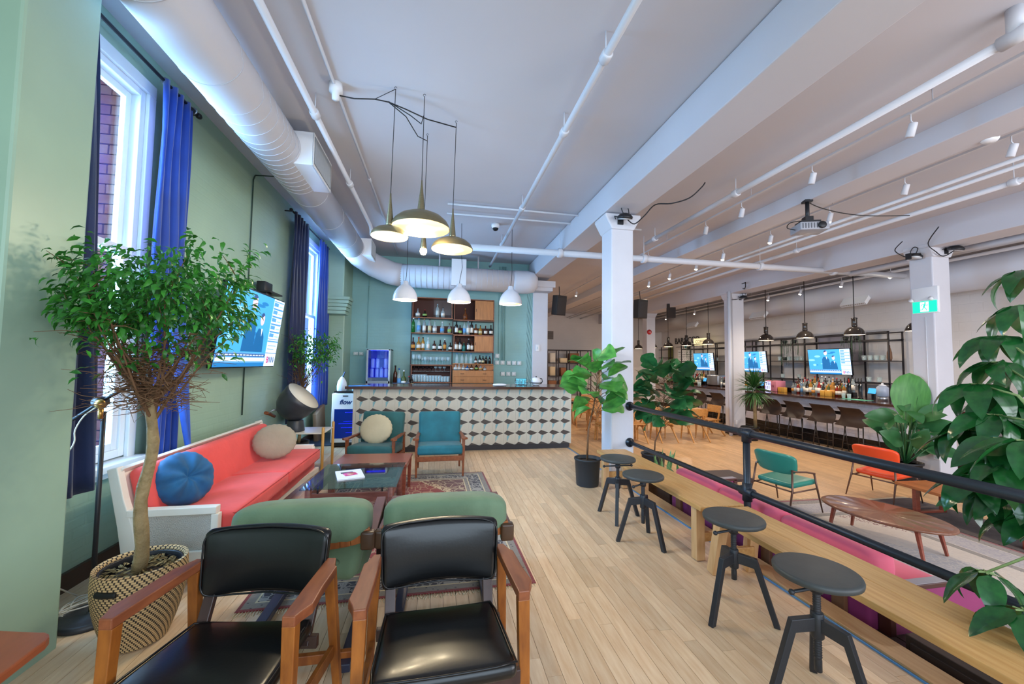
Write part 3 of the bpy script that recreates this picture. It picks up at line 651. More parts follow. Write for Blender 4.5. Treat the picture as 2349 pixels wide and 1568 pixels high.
mClr = glassmat('clear_glass', '#f6fafb'); mClrB = glassmat('clear_bottle_glass', '#f4fafb', .03, .22)
gp = MB().shell([(.0, .004), (.028, .004), (.03, .01), (.036, .10)], n=14, th=.002)
g0 = None
for i, (x, y) in enumerate([(1.45, 7.25), (1.53, 7.3), (1.62, 7.24), (1.70, 7.29), (1.57, 7.42), (1.66, 7.40), (1.76, 7.38)]):
    if g0 is None: g0 = gp.build('glass_tumbler', mClr); o = g0
    else: o = g0.copy(); COL.objects.link(o)
    o.location = (x, y, BT); o.scale = (1, 1, .8 if i % 2 else 1.15)
    tag(o, 'small clear tumbler, %s from left, in the cluster on the tiled bar' % ORD[[0, 1, 3, 5, 2, 4, 6][i]], 'glass', 'tumblers on the tiled bar')
t = thing('tablet', 'dark tablet with a lit teal screen on the bar', 'tablet', (1.62, 7.62, BT+.0), 0, None, (radians(-35), 0, radians(-6)))
MB().rbox((0, 0, .075), (.22, .012, .15), .008, 2).build('case', mBlk, t); MB().box((0, -.0065, .075), (.2, .001, .13)).build('screen', M('tablet_screen', '#4fa0b4', .2, emis='#4fa0b4', es=.8), t)
tag(MB().pad((1.13, 7.22, BT+.022), (.26, .16, .045), .8, 20, 8).build('folded_napkin', M('white_cloth', '#dde4ee', .8)), 'folded white cloth lying on the middle of the bar', 'napkin')
# ---- back counter, shelf unit ----
tag(MB().box((.3, 9.47, .45), (3.75, .62, .90)).box((.3, 9.46, .915), (3.8, .66, .03)).build('back_counter', mBarTop), 'dark wooden back counter behind the tiled bar', 'counter')
mSh = M('shelf_teak', '#8a4f33', .4, col2='#6d3b26', vs=4, st=(1.5, 6, 6)); mDoor = M('light_teak_door', '#b5753f', .4, col2='#9c6232', vs=4, st=(8, 6, 1)); mBackp = M('red_brown_back_panel', '#4a2520', .6)
su = thing('shelf_unit', 'teak wall unit of bottle shelves behind the tiled bar', 'shelf', (0, 9.6, 0))
XL, XM, XR = -.61, .345, 1.325
def sh_(n, c, d, m=mSh, p=su): return MB().box(c, d).build(n, m, p, bev=.002)
for x in (XL, XM, XR):
    sh_('upright', (x, .0, 2.0), (.028, .05, 2.1), mBlk)
for z, dep in ((2.565, .36), (2.205, .34), (1.80, .34), (1.47, .36), (1.065, .38)): sh_('shelf', ((XL+XM)/2, 0, z), (XM-XL-.01, dep, .022))
for z, dep in ((2.535, .36), (2.185, .34), (1.79, .36)): sh_('shelf', ((XM+XR)/2, 0, z), (XR-XM-.01, dep, .022))
def cab(n, x0, x1, z0, z1):
    b = MB(); y = 0; b.box(((x0+x1)/2, 0, z1), (x1-x0, .36, .02)); b.box((x0+.01, 0, (z0+z1)/2), (.02, .36, z1-z0)); b.box((x1-.01, 0, (z0+z1)/2), (.02, .36, z1-z0))
    o = b.build(n, mSh, su, bev=.002); MB().box(((x0+x1)/2, .17, (z0+z1)/2), (x1-x0-.02, .01, z1-z0)).build('back_panel', mBackp, o); return o
cab('cabinet', XL+.02, XM-.02, 2.575, 3.03); cab('cabinet', XM+.02, XR-.01, 2.545, 3.03); cab('cabinet', XL+.02, XM-.02, 1.075, 1.46); cab('cabinet', XM+.02, XR-.01, 1.80, 2.175)
MB().box((.02, .16, 2.31), (.82, .01, .2)).build('back_panel', mBackp, su); MB().box((.84, .16, 2.29), (.9, .01, .18)).build('back_panel', mBackp, su)
for z0, z1 in ((2.555, 3.01), (1.805, 2.165)):
    d = MB().box((1.075, -.165, (z0+z1)/2), (.44, .014, z1-z0)).build('door', mDoor, su, bev=.002); MB().rbox((.885, -.173, (z0+z1)/2), (.012, .008, .07), .004, 2).build('handle', M('dark_slot', '#3a2115', .5), d)
MB().box((.10, -.15, 2.79), (.42, .005, .42)).build('sliding_glass', mClr, su)
sh_('chest_top', ((XM+XR)/2, -.01, 1.505), (XR-XM-.02, .34, .02), mDoor)
b = MB().box(((XM+XR)/2, .05, 1.43), (XR-XM-.03, .24, .14)); o = b.build('small_drawer_row', mDoor, su, bev=.002)
for x in (.50, .84, 1.18): MB().box((x, -.073, 1.43), (.31, .006, .11)).build('drawer', mDoor, o, bev=.002)
ch = MB().box(((XM+XR)/2, -.03, 1.205), (XR-XM-.02, .42, .30)).build('chest', mDoor, su, bev=.002)
for z in (1.28, 1.135):
    d = MB().box(((XM+XR)/2, -.245, z), (XR-XM-.05, .014, .135)).build('drawer', mDoor, su, bev=.003)
    for x in (.58, 1.10): MB().tube([(x-.04, -.256, z), (x-.02, -.272, z-.004), (x+.02, -.272, z-.004), (x+.04, -.256, z)], .005, 6).build('handle', M('dark_slot', '#3a2115', .5), d)
# ---- bottles ----
GM = {'clear': mClrB, 'green': M('green_glass', '#2f8f3a', .08, trans=.7), 'dark': M('dark_bottle_glass', '#1c1512', .1, coat=.3), 'amber': M('amber_liquor', '#8f4a18', .1, trans=.5), 'brown': M('brown_bottle', '#43241a', .12), 'teal': M('teal_bottle', '#2c6a62', .15), 'olive': M('olive_bottle', '#4c5a2c', .12), 'pale': M('pale_glass', '#b7c4c6', .12, trans=.6), 'blue': M('blue_glass', '#2b6fae', .12, trans=.5), 'red': M('red_liquor', '#a32318', .12, trans=.3), 'gold': M('gold_liquor', '#c08a35', .12, trans=.4)}
LM = {'w': M('label_white', '#ddd9cf', .6), 'g': M('label_green', '#8fae5c', .6), 'b': M('label_blue', '#5f9bd0', .6), 'c': M('label_cream', '#c9bd93', .6), 'k': M('label_black', '#2a2a2e', .6), 'o': M('label_orange', '#c98a3a', .6), 'r': M('label_red', '#b0302a', .6)}
CM = {'w': M('cap_white', '#d8d8da', .4), 'k': M('cap_black', '#18181a', .4), 'r': M('cap_red', '#b0262c', .4), 'b': M('cap_blue', '#2c6fb8', .4), 'g': M('cap_gold', '#b08a3c', .35, metal=.6), 's': M('cap_silver', '#a8abb0', .3, metal=.8)}
NAMEG = {'clear': 'clear glass', 'green': 'green', 'dark': 'dark', 'amber': 'amber', 'brown': 'brown', 'teal': 'teal', 'olive': 'olive green', 'pale': 'pale glass', 'blue': 'blue', 'red': 'red', 'gold': 'golden'}
NAMEL = {'w': 'white label', 'g': 'green label', 'b': 'blue label', 'c': 'cream label', 'k': 'black label', 'o': 'orange label', 'r': 'red label'}
BC = {}
def bottle(shape, g, l, c, loc, h, label, group, rz=0):
    key = (shape, g, l, c)
    if key not in BC:
        prof = {'t': [(.03, 0), (.036, .01), (.036, .62), (.030, .70), (.014, .78), (.012, .93)], 's': [(.04, 0), (.046, .01), (.046, .5), (.036, .6), (.014, .68), (.013, .92)], 'q': [(.046, 0), (.052, .02), (.054, .35), (.03, .52), (.014, .62), (.013, .90)], 'w': [(.032, 0), (.037, .01), (.037, .55), (.028, .66), (.013, .76), (.012, .96)]}[shape]
        pr = [(r, z*.3) for r, z in prof]; lr = max(r for r, z in pr)
        bd = MB().lathe(pr, n=12).mesh('body', GM[g]); lb = MB().lathe([(lr+.0008, .045), (lr+.0008, .125 if shape != 't' else .15)], n=12).mesh('label', LM[l]) if l else None
        cp = MB().lathe([(.015, .275), (.0155, .3), (.0, .301)], n=10).mesh('cap', CM[c]); BC[key] = (bd, lb, cp)
    t = bpy.data.objects.new('bottle', None); t.empty_display_size = .05; COL.objects.link(t); t.location = loc; k = h/.3; w = min(1.25, max(.95, k**.5*1.08)); t.scale = (w, w, k); t.rotation_euler = (0, 0, rz)
    tag(t, label, 'bottle', group)
    for n, me in zip(('body', 'label', 'cap'), BC[key]):
        if me:
            o = bpy.data.objects.new(n, me); COL.objects.link(o); o.parent = t
    return t
def bx_(px): return -.618+(px/7.83+920-944)*.01015
def row(items, z, y, where, grp, s=7.83*100):
    for i, (px, h, sh, g, l, c) in enumerate(items):
        bottle(sh, g, l, c, (bx_(px), y+.02*((i % 3)-1), z), min(h, .335), '%s bottle%s, %s %s' % (NAMEG[g], ' with '+NAMEL[l] if l else '', ORD[i], where), grp)
row([(230, .37, 't', 'green', None, 'w'), (325, .34, 't', 'clear', 'b', 'b'), (420, .33, 't', 'pale', 'w', 'g'), (515, .32, 't', 'pale', 'c', 'k'), (605, .29, 's', 'clear', 'w', 's'), (740, .27, 's', 'clear', 'b', 'w'), (868, .23, 's', 'pale', 'g', 'k')], 2.217, 9.47, 'on left upper shelf', 'bottles on the left upper shelf')
row([(995, .31, 't', 'dark', 'w', 'k'), (1060, .22, 's', 'brown', 'g', 'k'), (1140, .30, 't', 'clear', 'b', 's'), (1205, .32, 't', 'pale', 'w', 's'), (1270, .33, 't', 'dark', 'w', 'k'), (1350, .26, 's', 'amber', 'w', 'k'), (1430, .23, 's', 'gold', 'c', 'k'), (1528, .24, 's', 'brown', 'w', 's'), (1630, .25, 's', 'dark', 'w', 'k')], 2.197, 9.47, 'on right upper shelf', 'bottles on the right upper shelf')
row([(235, .29, 's', 'brown', 'o', 'k'), (330, .30, 's', 'gold', 'w', 'r'), (405, .30, 't', 'gold', 'w', 'k'), (495, .29, 't', 'clear', 'w', 'w'), (605, .24, 's', 'brown', 'w', 's'), (710, .25, 'q', 'dark', 'w', 'k'), (790, .27, 't', 'brown', 'o', 'w'), (890, .19, 's', 'dark', 'w', 'k')], 1.812, 9.47, 'on the shelf above the stemware', 'bottles on the left middle shelf')
row([(995, .32, 't', 'brown', 'w', 'k'), (1065, .31, 't', 'dark', 'w', 'k'), (1135, .22, 's', 'teal', None, 'g'), (1220, .30, 't', 'dark', 'w', 's'), (1280, .28, 't', 'brown', 'w', 'k')], 1.802, 9.47, 'in the cubby by the lower door', 'bottles in the right cubby')
row([(303, .19, 'q', 'clear', 'w', 's'), (425, .17, 'q', 'dark', 'g', 'r'), (648, .32, 't', 'clear', 'w', 's'), (745, .24, 's', 'clear', 'w', 'k')], 2.587, 9.48, 'in the top left cabinet', 'bottles in the top cabinet')
row([(1150, .26, 'q', 'amber', None, 'g')], 2.557, 9.48, 'alone in the top right cabinet', 'decanter in the top cabinet')
row([(1015, .24, 'w', 'clear', None, 'b'), (1110, .24, 'w', 'clear', None, 'b'), (1185, .24, 'w', 'clear', None, 'b'), (1270, .24, 'w', 'clear', None, 'b'), (1360, .17, 'w', 'brown', 'w', 'k'), (1435, .2, 'w', 'dark', 'w', 'k'), (1490, .18, 'w', 'dark', 'c', 'k'), (1550, .2, 'w', 'dark', None, 'b'), (1620, .19, 'w', 'dark', None, 'b')], 1.516, 9.50, 'on top of the small drawers', 'bottles on the drawer top')
row([(995, .15, 'q', 'clear', 'w', 'r'), (1055, .15, 'q', 'clear', 'w', 'w'), (1130, .14, 'q', 'clear', 'w', 'w'), (1203, .12, 's', 'blue', 'w', 's'), (1280, .14, 's', 'brown', 'w', 'k'), (1370, .16, 's', 'dark', 'g', 'k'), (1445, .13, 's', 'pale', 'o', 'r'), (1520, .10, 's', 'pale', 'w', 's')], 1.356, 9.42, 'in front of the small drawers', 'small bottles on the chest')
# stemware and tumblers
mStem = glassmat('stem_glass', '#f0f9fb', .03, .25)
stem = MB(); stem.lathe([(.032, 0), (.032, .003), (.005, .006), (.004, .09)], n=10); stem.shell([(.004, .09), (.03, .105), (.04, .14), (.034, .19)], n=12, th=.002)
sm = stem.mesh('stem_glass', mStem); tm = gp.mesh('glass_tumbler', mStem)
for i in range(13):
    o = bpy.data.objects.new('stem_glass', sm); COL.objects.link(o); o.location = (-.54+.066*i, 9.5+.05*(i % 2), 1.482); o.scale = (1, 1, 1.2 if i < 3 else .95)
    tag(o, 'clear stem glass, %s from left, below the middle bottle shelf' % ORD[i], 'glass', 'stem glasses on the left shelf')
mDkG = M('smoky_goblet', '#2a1f26', .15, trans=.3); dk = stem.mesh('goblet', mDkG)
for i in range(8):
    o = bpy.data.objects.new('goblet', dk if i < 5 else sm); COL.objects.link(o); o.location = (-.53+.10*i, 9.62, 1.335); o.scale = (1.1, 1.1, .55)
    tag(o, ('dark goblet, %s from left, at the back of the lower left cubby' if i < 5 else 'clear goblet, %s from left, at the back of the lower left cubby') % ORD[i], 'glass', 'dark goblets in the cubby' if i < 5 else 'clear goblets in the cubby')
MB().box((-.13, 0, 1.325), (.92, .3, .006)).build('glass_shelf', mClr, su)
for i in range(26):
    o = bpy.data.objects.new('glass_tumbler', tm); COL.objects.link(o); o.location = (-.54+.066*(i % 13)+.02*(i//13), 9.44+.09*(i//13), 1.077); o.scale = (1, 1, [1.7, 1.5, 1.3][(i % 13)//5])
    tag(o, 'clear tumbler, %s from left, %s row of the lower left cubby' % (ORD[i % 13], ['front', 'back'][i//13]), 'glass', 'tumblers in the cubby')
# wall switches, thermostats, conduits
mSw = M('switch_white', '#c4d2d6', .4)
def wallbox(x, z, w=.105, h=.105, lab='', name='switch_plate'):
    t = thing(name, lab, 'switch', (x, 9.78, z), 0, None); MB().rbox((0, 0, 0), (w, .04, h), .008, 2).build('plate', mSw, t); MB().rbox((0, -.022, 0), (w*.35, .012, h*.5), .004, 2).build('rocker', mWhM, t)
P = [(1.455, 1.71, 'single white switch box above the row, right of the shelf unit'), (1.455, 1.545, 'first box from left in the upper switch row'), (1.59, 1.545, 'green painted second box in the upper switch row'), (1.75, 1.54, 'third box from left in the upper switch row'), (1.885, 1.54, 'fourth box from left in the upper switch row'), (2.015, 1.54, 'rightmost narrow box of the upper switch row'), (1.60, 1.27, 'left box of the lower switch row by the bar'), (1.74, 1.27, 'middle box of the lower switch row by the bar'), (1.88, 1.27, 'right box of the lower switch row by the bar')]
for x, z, l in P: wallbox(x, z, lab=l)
for i, x in enumerate((-1.87, -1.75)): wallbox(x, 1.71, .10, .075, ['left thermostat on the wall beside the blue-lit fridge', 'right thermostat on the wall beside the blue-lit fridge'][i], 'thermostat')
for i, x in enumerate((1.49, 1.56, 1.60, 1.645)): tag(MB().tube([(x, 9.775, 1.6), (x, 9.775, 3.95)], .011, 8).build('conduit', mGb), 'thin green painted conduit, %s from left, rising above the switches' % ORD[i], 'pipe', 'green conduits right of the shelf unit')
tag(MB().tube([(-1.62, 9.775, 1.85), (-1.62, 9.775, 3.3)], .009, 6).tube([(-1.62, 9.775, 3.3), (-1.6, 9.775, 3.9)], .009, 6).build('conduit', mGb), 'green conduit rising above the blue-lit fridge', 'pipe')
t = thing('wall_switch', 'white switch box on the white column at the bar end', 'switch', (2.48, 9.77, 1.93)); MB().rbox((0, 0, 0), (.10, .03, .17), .006, 2).build('plate', mWhM, t); MB().rbox((0, -.018, 0), (.03, .01, .06), .003, 2).build('rocker', mSw, t)
# blue-lit glass door fridge on the back counter
mBluE = M('blue_led_glow', '#1020d0', .3, emis='#0c1cff', es=2.2); mBluD = M('blue_lit_interior', '#0a1060', .4, emis='#0818c0', es=.5)
fr = thing('drinks_fridge', 'upright glass door drinks fridge glowing blue on the back counter', 'fridge', (-1.275, 9.45, .93))
MB().box((-.245, 0, .44), (.02, .5, .88)).box((.245, 0, .44), (.02, .5, .88)).box((0, 0, .87), (.51, .5, .02)).box((0, 0, .02), (.51, .5, .04)).box((0, .24, .44), (.51, .02, .88)).build('cabinet', mSteel, fr)
MB().box((0, .2, .55), (.46, .02, .6)).build('lit_back', mBluD, fr); MB().box((0, -.1, .853), (.40, .03, .012)).build('led_strip', mBluE, fr)
for z in (.25, .46, .68): MB().box((0, 0, z), (.46, .36, .006)).build('wire_shelf', mBluD, fr)
d = MB().box((-.235, -.26, .44), (.04, .03, .88)).box((.235, -.26, .44), (.04, .03, .88)).box((0, -.26, .865), (.50, .03, .03)).box((0, -.26, .09), (.50, .03, .18)).build('door', mSteel, fr, bev=.003); MB().box((0, -.262, .5), (.44, .004, .7)).build('pane', mClr, d)
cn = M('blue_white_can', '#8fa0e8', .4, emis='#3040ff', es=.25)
for i, x in enumerate((-.14, -.04, .14)): tag(MB().lathe([(.04, 0), (.042, .01), (.042, .19), (.03, .21)], (-1.275+x, 9.35, 1.395), 12).build('tall_can', cn), '%s tall can inside the blue-lit fridge' % ['leftmost', 'middle', 'rightmost'][i], 'can', 'cans in the blue fridge')
for i, x in enumerate((-.15, -.05, .05, .15)): tag(MB().lathe([(.036, 0), (.038, .01), (.038, .17), (.014, .22), (.0, .221)], (-1.275+x, 9.35, 1.185), 12).build('jar', cn), '%s jar on the lower shelf of the blue-lit fridge' % ORD[i], 'jar', 'jars in the blue fridge')
bottle('t', 'brown', None, 'k', (-.93, 9.40, .93), .52, 'very tall dark pepper mill shaped bottle right of the fridge', 'bottles beside the fridge')
bottle('t', 'clear', 'b', 'b', (-.845, 9.38, .93), .46, 'clear bottle with blue cap right of the fridge', 'bottles beside the fridge')
bottle('s', 'olive', 'w', 'w', (-.74, 9.38, .93), .42, 'white capped bottle with square white label right of the fridge', 'bottles beside the fridge')
bottle('w', 'dark', 'w', 'r', (-.615, 9.25, .93), .29, 'red capped wine bottle beside the glass crate', 'bottles beside the fridge')
bottle('w', 'dark', 'c', 'k', (-.56, 9.32, .93), .31, 'black capped wine bottle beside the glass crate', 'bottles beside the fridge')
cr = thing('glass_crate', 'dark blue crate filled with glasses beside the drinks fridge', 'crate', (-.78, 9.22, .93))
for (c, d_) in (((0, -.12, .05), (.34, .008, .10)), ((0, .12, .05), (.34, .008, .10)), ((-.17, 0, .05), (.008, .24, .10)), ((.17, 0, .05), (.008, .24, .10)), ((0, 0, .004), (.34, .24, .008)), ((0, -.12, .135), (.35, .012, .02))): MB().box(c, d_).build('side', M('navy_plastic', '#2c4260', .4), cr)
# white fridge with blue-lit door beside the bar
ff = thing('white_fridge', 'white bottled water fridge with blue lit glass door left of the bar', 'fridge', (-1.60, 7.86, .02))
MB().rbox((0, 0, .50), (.46, .5, .87), .012, 2).build('cabinet', mWhM, ff); MB().box((0, 0, .035), (.42, .46, .07)).build('foot', mBlk, ff)
MB().box((0, -.253, .40), (.36, .006, .52)).build('glass_door', M('deep_blue_glass', '#0a2468', .15, emis='#08247c', es=.4), ff)
for z, xa in ((.24, .02), (.33, -.06), (.40, -.10), (.44, -.02), (.60, .0)): MB().tube([(xa, -.258, z), (.17, -.258, z+.004)], .0022, 6).build('blue_led_line', mBluE, ff)
MB().box((0, -.253, .89), (.09, .006, .018)).build('vent', mBlk, ff)
text('lettering', 'flow', .115, M('navy_ink', '#1b3f74', .5), (.0, -.254, .78), (radians(90), 0, 0), ff, .001, 'CENTER', 1, .25, .004)
text('small_lettering', 'flowwater', .03, M('navy_ink', '#1b3f74', .5), (.08, -.254, .10), (radians(90), 0, 0), ff, .0008)
tag(MB().box((-1.55, 7.86, .972), (.50, .46, .012)).box((-1.55, 7.64, .985), (.5, .01, .02)).build('black_tray', mBlk), 'black rubber tray on top of the white fridge', 'tray')
bg = thing('white_bag', 'upright white plastic bag with a dark stick on the fridge', 'bag', (-1.71, 7.80, .979))
rr = random.Random(2)
MB().lathe([(.07, 0), (.085, .02), (.088, .10), (.075, .18), (.035, .25), (.012, .275)], n=14, sx=1, sy=.8).build('bag', M('milky_plastic', '#c2cddb', .35, bump=.8, bs=14), bg)
MB().tube([(.0, 0, .24), (.045, 0, .36)], .013, 8).build('stick', M('navy_handle', '#223c60', .4), bg)
for i, (x, y) in enumerate(((-1.50, 7.78), (-1.44, 7.86), (-1.40, 7.75))):
    o = bpy.data.objects.new('glass_tumbler', tm); COL.objects.link(o); o.location = (x, y, .979); o.scale = (1, 1, .9); tag(o, 'small clear tumbler, %s from left, on the white fridge tray' % ORD[i], 'glass', 'tumblers on the tray')
tag(MB().rbox((-2.22, 8.35, .32), (.08, .55, .60), .02, 2, R=RX(14)).build('leaning_board', M('brown_board', '#8a6f56', .6)), 'brown board leaning on the wall behind the white fridge', 'board')
# ---- television on the left wall ----
mTVb = M('tv_black', '#101114', .25)
scr = {k: M('screen_'+k, c, .3, emis=c, es=e) for k, c, e in (('sky', '#3f9ad8', .9), ('deep', '#1d6fae', .9), ('pale', '#c9dcf4', .95), ('panel', '#4f8fd6', .95), ('skin', '#d9b8c6', .9), ('suit', '#175a92', .9), ('ink', '#2c4a80', .8), ('red', '#b01f6a', .9), ('ghost', '#7fc0e8', .9))}
SM = list(scr.keys()); SI = {k: i for i, k in enumerate(SM)}
def screenmesh(w, h, kind=0):   # in the xz plane facing -y, centred
    b = MB()
    def R_(x0, z0, x1, z1, m, l): b.add([((x0-.5)*w, -.0004*l, (z0-.5)*h), ((x1-.5)*w, -.0004*l, (z0-.5)*h), ((x1-.5)*w, -.0004*l, (z1-.5)*h), ((x0-.5)*w, -.0004*l, (z1-.5)*h)], [(0, 1, 2, 3)], mi=SI[m])
    def E_(x, z, rx, rz_, m, l): b.add([((x-.5+rx*cos(a*pi/9))*w, -.0004*l, (z-.5+rz_*sin(a*pi/9))*h) for a in range(18)], [tuple(range(18))], mi=SI[m])
    def P_(pts, m, l): b.add([((x-.5)*w, -.0004*l, (z-.5)*h) for x, z in pts], [tuple(range(len(pts)))], mi=SI[m])
    R_(0, 0, 1, 1, 'sky' if kind == 0 else 'sky', 0); rr = random.Random(4+kind)
    for i in range(9): E_(rr.uniform(.04, .66), rr.uniform(.3, .97), rr.uniform(.03, .09), rr.uniform(.015, .05), 'ghost' if i % 2 else 'deep', 1+i*.1)
    if kind < 2:
        for (x, z, s) in ((.44, .86, 1.15), (.62, .66, 1.0)):
            P_([(x-.09*s, .20), (x-.08*s, z-.22*s), (x-.045*s, z-.13*s), (x+.03*s, z-.14*s), (x+.07*s, z-.24*s), (x+.085*s, .20)], 'suit', 3); E_(x, z, .036*s, .085*s, 'skin', 4); P_([(x-.036*s, z+.02), (x-.03*s, z+.075*s), (x, z+.1*s), (x+.03*s, z+.07*s), (x+.0, z+.035)], 'ink', 5); P_([(x+.0*s, z-.13*s), (x+.03*s, z-.13*s), (x+.02*s, z-.24*s)], 'pale', 5)
    R_(0, 0, .78, .19, 'panel', 6); R_(.01, .07, .77, .12, 'pale', 7); R_(.01, .135, .77, .17, 'ink', 7); R_(0, 0, .78, .05, 'deep', 7)
    for i in range(14): R_(.02+i*.053, .145, .06+i*.053, .16, 'pale', 8)
    R_(.78, 0, 1, 1, 'pale', 6)
    for i in range(5):
        z = .93-.115*i; R_(.79, z-.035, .88, z+.02, 'panel', 7); R_(.9, z-.03, .98, z-.015, 'ghost', 7); R_(.79, z+.03, .99, z+.045, 'panel', 7); R_(.78, z-.07, 1, z-.062, 'deep', 7)
    R_(.78, .19, 1, .2, 'deep', 7); R_(.80, .30, .97, .31, 'panel', 7); R_(.80, .25, .93, .26, 'panel', 7); R_(.78, .36, 1, .38, 'panel', 7)
    return b
def tv(name, label, loc, rot, w, h, kind=0, dark=False, group=None):
    t = thing(name, label, 'television', loc, 0, group, rot)
    MB().rbox((0, .025, 0), (w+.03, .045, h+.03), .008, 2).build('housing', mTVb, t)
    screenmesh(w, h, kind).build('screen', [scr[k] for k in SM], t, loc=(0, -.0015, 0))
    x0 = .80*w-.5*w
    text('lettering', 'B', h*.13, scr['red'], (.835*w-.5*w, -.006, .09*h-.5*h), (radians(90), 0, 0), t, .0005, bold=.002)
    text('lettering', 'NN', h*.13, scr['ink'], (.915*w-.5*w, -.006, .09*h-.5*h), (radians(90), 0, 0), t, .0005, bold=.001)
    return t
t = tv('television', 'wall television showing two men on screen beyond the potted tree', (-2.13, 5.16, 1.895), (radians(7), 0, radians(90)), 1.50, .87)
MB().box((.25, .12, .05), (.12, .22, .3)).build('wall_bracket', mBlk, t)
t = thing('speaker_shelf', 'black wall shelf with two small devices above the television', 'shelf', (-2.25, 5.75, 2.42))
MB().box((0, 0, 0), (.26, .40, .02)).build('board', mBlk, t); MB().rbox((-.04, .05, .085), (.11, .24, .14), .01, 2).build('speaker_box', mBlk, t); MB().rbox((0, -.1, -.035), (.16, .16, .05), .008, 2).build('receiver', mBlk, t)
MB().tube([(.02, .1, -.02), (.03, .1, -.12), (.0, .08, -.2)], .004, 5).build('cable', mBlk, t)
tag(MB().tube([(-2.392, 5.62, 3.94), (-2.385, 5.56, 3.86), (-2.385, 5.56, .85)], .008, 6).tube([(-1.95, 5.62, 3.96), (-2.39, 5.62, 3.945)], .008, 6).build('wall_cable', M('green_black_cable', '#30443c', .5)), 'dark cable running down the left wall behind the television', 'cable')
# ---- curtains ----
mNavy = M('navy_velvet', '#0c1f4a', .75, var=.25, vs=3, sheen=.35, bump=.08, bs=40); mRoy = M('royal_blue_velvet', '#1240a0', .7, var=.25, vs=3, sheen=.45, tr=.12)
def curtain(name, label, y0, y1, z0, z1, folds, mat, amp=.05, flare=0, gather=None, cx=-2.28):
    n = folds*10; rows = 24; V = []; F = []
    for j in range(rows+1):
        f = j/rows; z = z1+(z0-z1)*f
        for i in range(n+1):
            u = i/n; a = u*folds*2*pi; y = y0-flare*f*(1-u)+(y1-y0)*u+(.25*f*u if cx == -2.27 else 0)
            if gather: g = gather[1]*math.exp(-((f-gather[0])/.16)**2) if f < gather[0] else gather[1]*math.exp(-((f-gather[0])/.3)**2); y += (y1-.05-y)*g
            x = cx+amp*(.55+.45*f)*sin(a)+.012*sin(a*2+f*5)+.008*sin(f*9+u*7)
            V.append((x, y, z+(.012*sin(a) if j == rows else 0)))
    for j in range(rows):
        for i in range(n): a = j*(n+1)+i; F.append((a, a+1, a+n+2, a+n+1))
    b = MB(); b.add(V, F, True); o = b.build(name, mat); md = o.modifiers.new('thick', 'SOLIDIFY'); md.thickness = .004
    tag(o, label, 'curtain', None); return o
c1 = curtain('velvet_curtain', 'dark navy velvet curtain hanging just past the green pilaster', 2.80, 3.00, .66, 3.86, 3, mNavy, .045, .0, None, -2.27)
c2 = curtain('velvet_curtain', 'bright blue velvet curtain on the right side of the near window', 3.66, 4.06, .52, 3.86, 4, mRoy, .05, 0, (.84, .25))
c3 = curtain('velvet_curtain', 'dark navy velvet curtain beside the television', 6.74, 7.46, .55, 3.90, 5, mNavy, .05)
c4 = curtain('velvet_curtain', 'royal blue velvet curtain at the far window, lit from behind', 8.12, 8.98, .62, 3.88, 5, mRoy, .05)
for i, (a, b_, z) in enumerate(((2.4, 4.16, 3.845), (6.6, 9.05, 3.87))):
    r = thing('curtain_rod', ['black curtain rod above the near window', 'black curtain rod above the far window'][i], 'curtain rod', (-2.28, (a+b_)/2, z))
    MB().tube([(0, -(b_-a)/2, 0), (0, (b_-a)/2, 0)], .014, 10).build('rod', mBlk, r)
    for s_ in (-1, 1): MB().lathe([(0, -.03), (.022, -.02), (.028, 0), (.022, .02), (0, .03)], (0, s_*(b_-a)/2, 0), 12, R=RX(90)).build('finial', mBlk, r)
    for y in (-(b_-a)/2+.06, (b_-a)/2-.02): MB().bar((0, y, 0), (-.115, y, 0), .016, .016).build('bracket', mBlk, r)
    for y in ((1.30-.9, 1.42-.9+.28) if i == 0 else ()): MB().lathe([(.02, -.004), (.032, -.004), (.032, .004), (.02, .004)], (0, y, 0), 16, R=RX(90)).build('eyelet', mSteel, r)
V = []; F = []; n = 14; rows = 20     # pulled-back edge of the near curtain sweeping down to the cushion
for j in range(rows+1):
    f = j/rows; z = 2.05+(.70-2.05)*f; ya_ = 3.70+.25*f**1.4; yb_ = 3.93+.03*f; xx = -2.20+.09*f
    for i in range(n+1): u = i/n; V.append((xx+.035*sin(u*9)*(1-.6*f)+.03*sin(u*pi), ya_+(yb_-ya_)*u, z))
for j in range(rows):
    for i in range(n): a = j*(n+1)+i; F.append((a, a+1, a+n+2, a+n+1))
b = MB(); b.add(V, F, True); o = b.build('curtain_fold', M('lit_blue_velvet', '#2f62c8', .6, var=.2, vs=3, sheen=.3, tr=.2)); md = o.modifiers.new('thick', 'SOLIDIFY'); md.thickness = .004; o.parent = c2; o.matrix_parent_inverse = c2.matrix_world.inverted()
# ================= HALL SIDE =================
mRail = M('dark_blue_steel', '#2b3038', .35, metal=.4, bump=.05, bs=90)
ra = thing('pipe_railing', 'dark steel pipe railing with two bars beside the wooden benches', 'railing', (2.6, 3.0, 0))
for z, r in ((.98, .030), (.49, .026)):
    MB().tube([(0, 2.09, z), (0, -2.6, z)], r, 14).build('rail', mRail, ra)
    MB().lathe([(.062, 0), (.062, .012), (.04, .018), (.04, .03)], (0, 2.095, z), 18, R=RX(90)).build('flange', mRail if z > .5 else mRail, ra)
for y in (.0, -2.5):
    MB().tube([(0, y, LZ), (0, y, .98)], .028, 14).build('post', mRail, ra)
    for z in (.98, .49):
        MB().tube([(0, y-.07, z), (0, y-.062, z), (0, y+.062, z), (0, y+.07, z)], [.034, .040, .040, .034], 14).tube([(0, y, z-.075), (0, y, z+(.04 if z > .5 else .075))], .038, 14).build('fitting', mRail, ra)
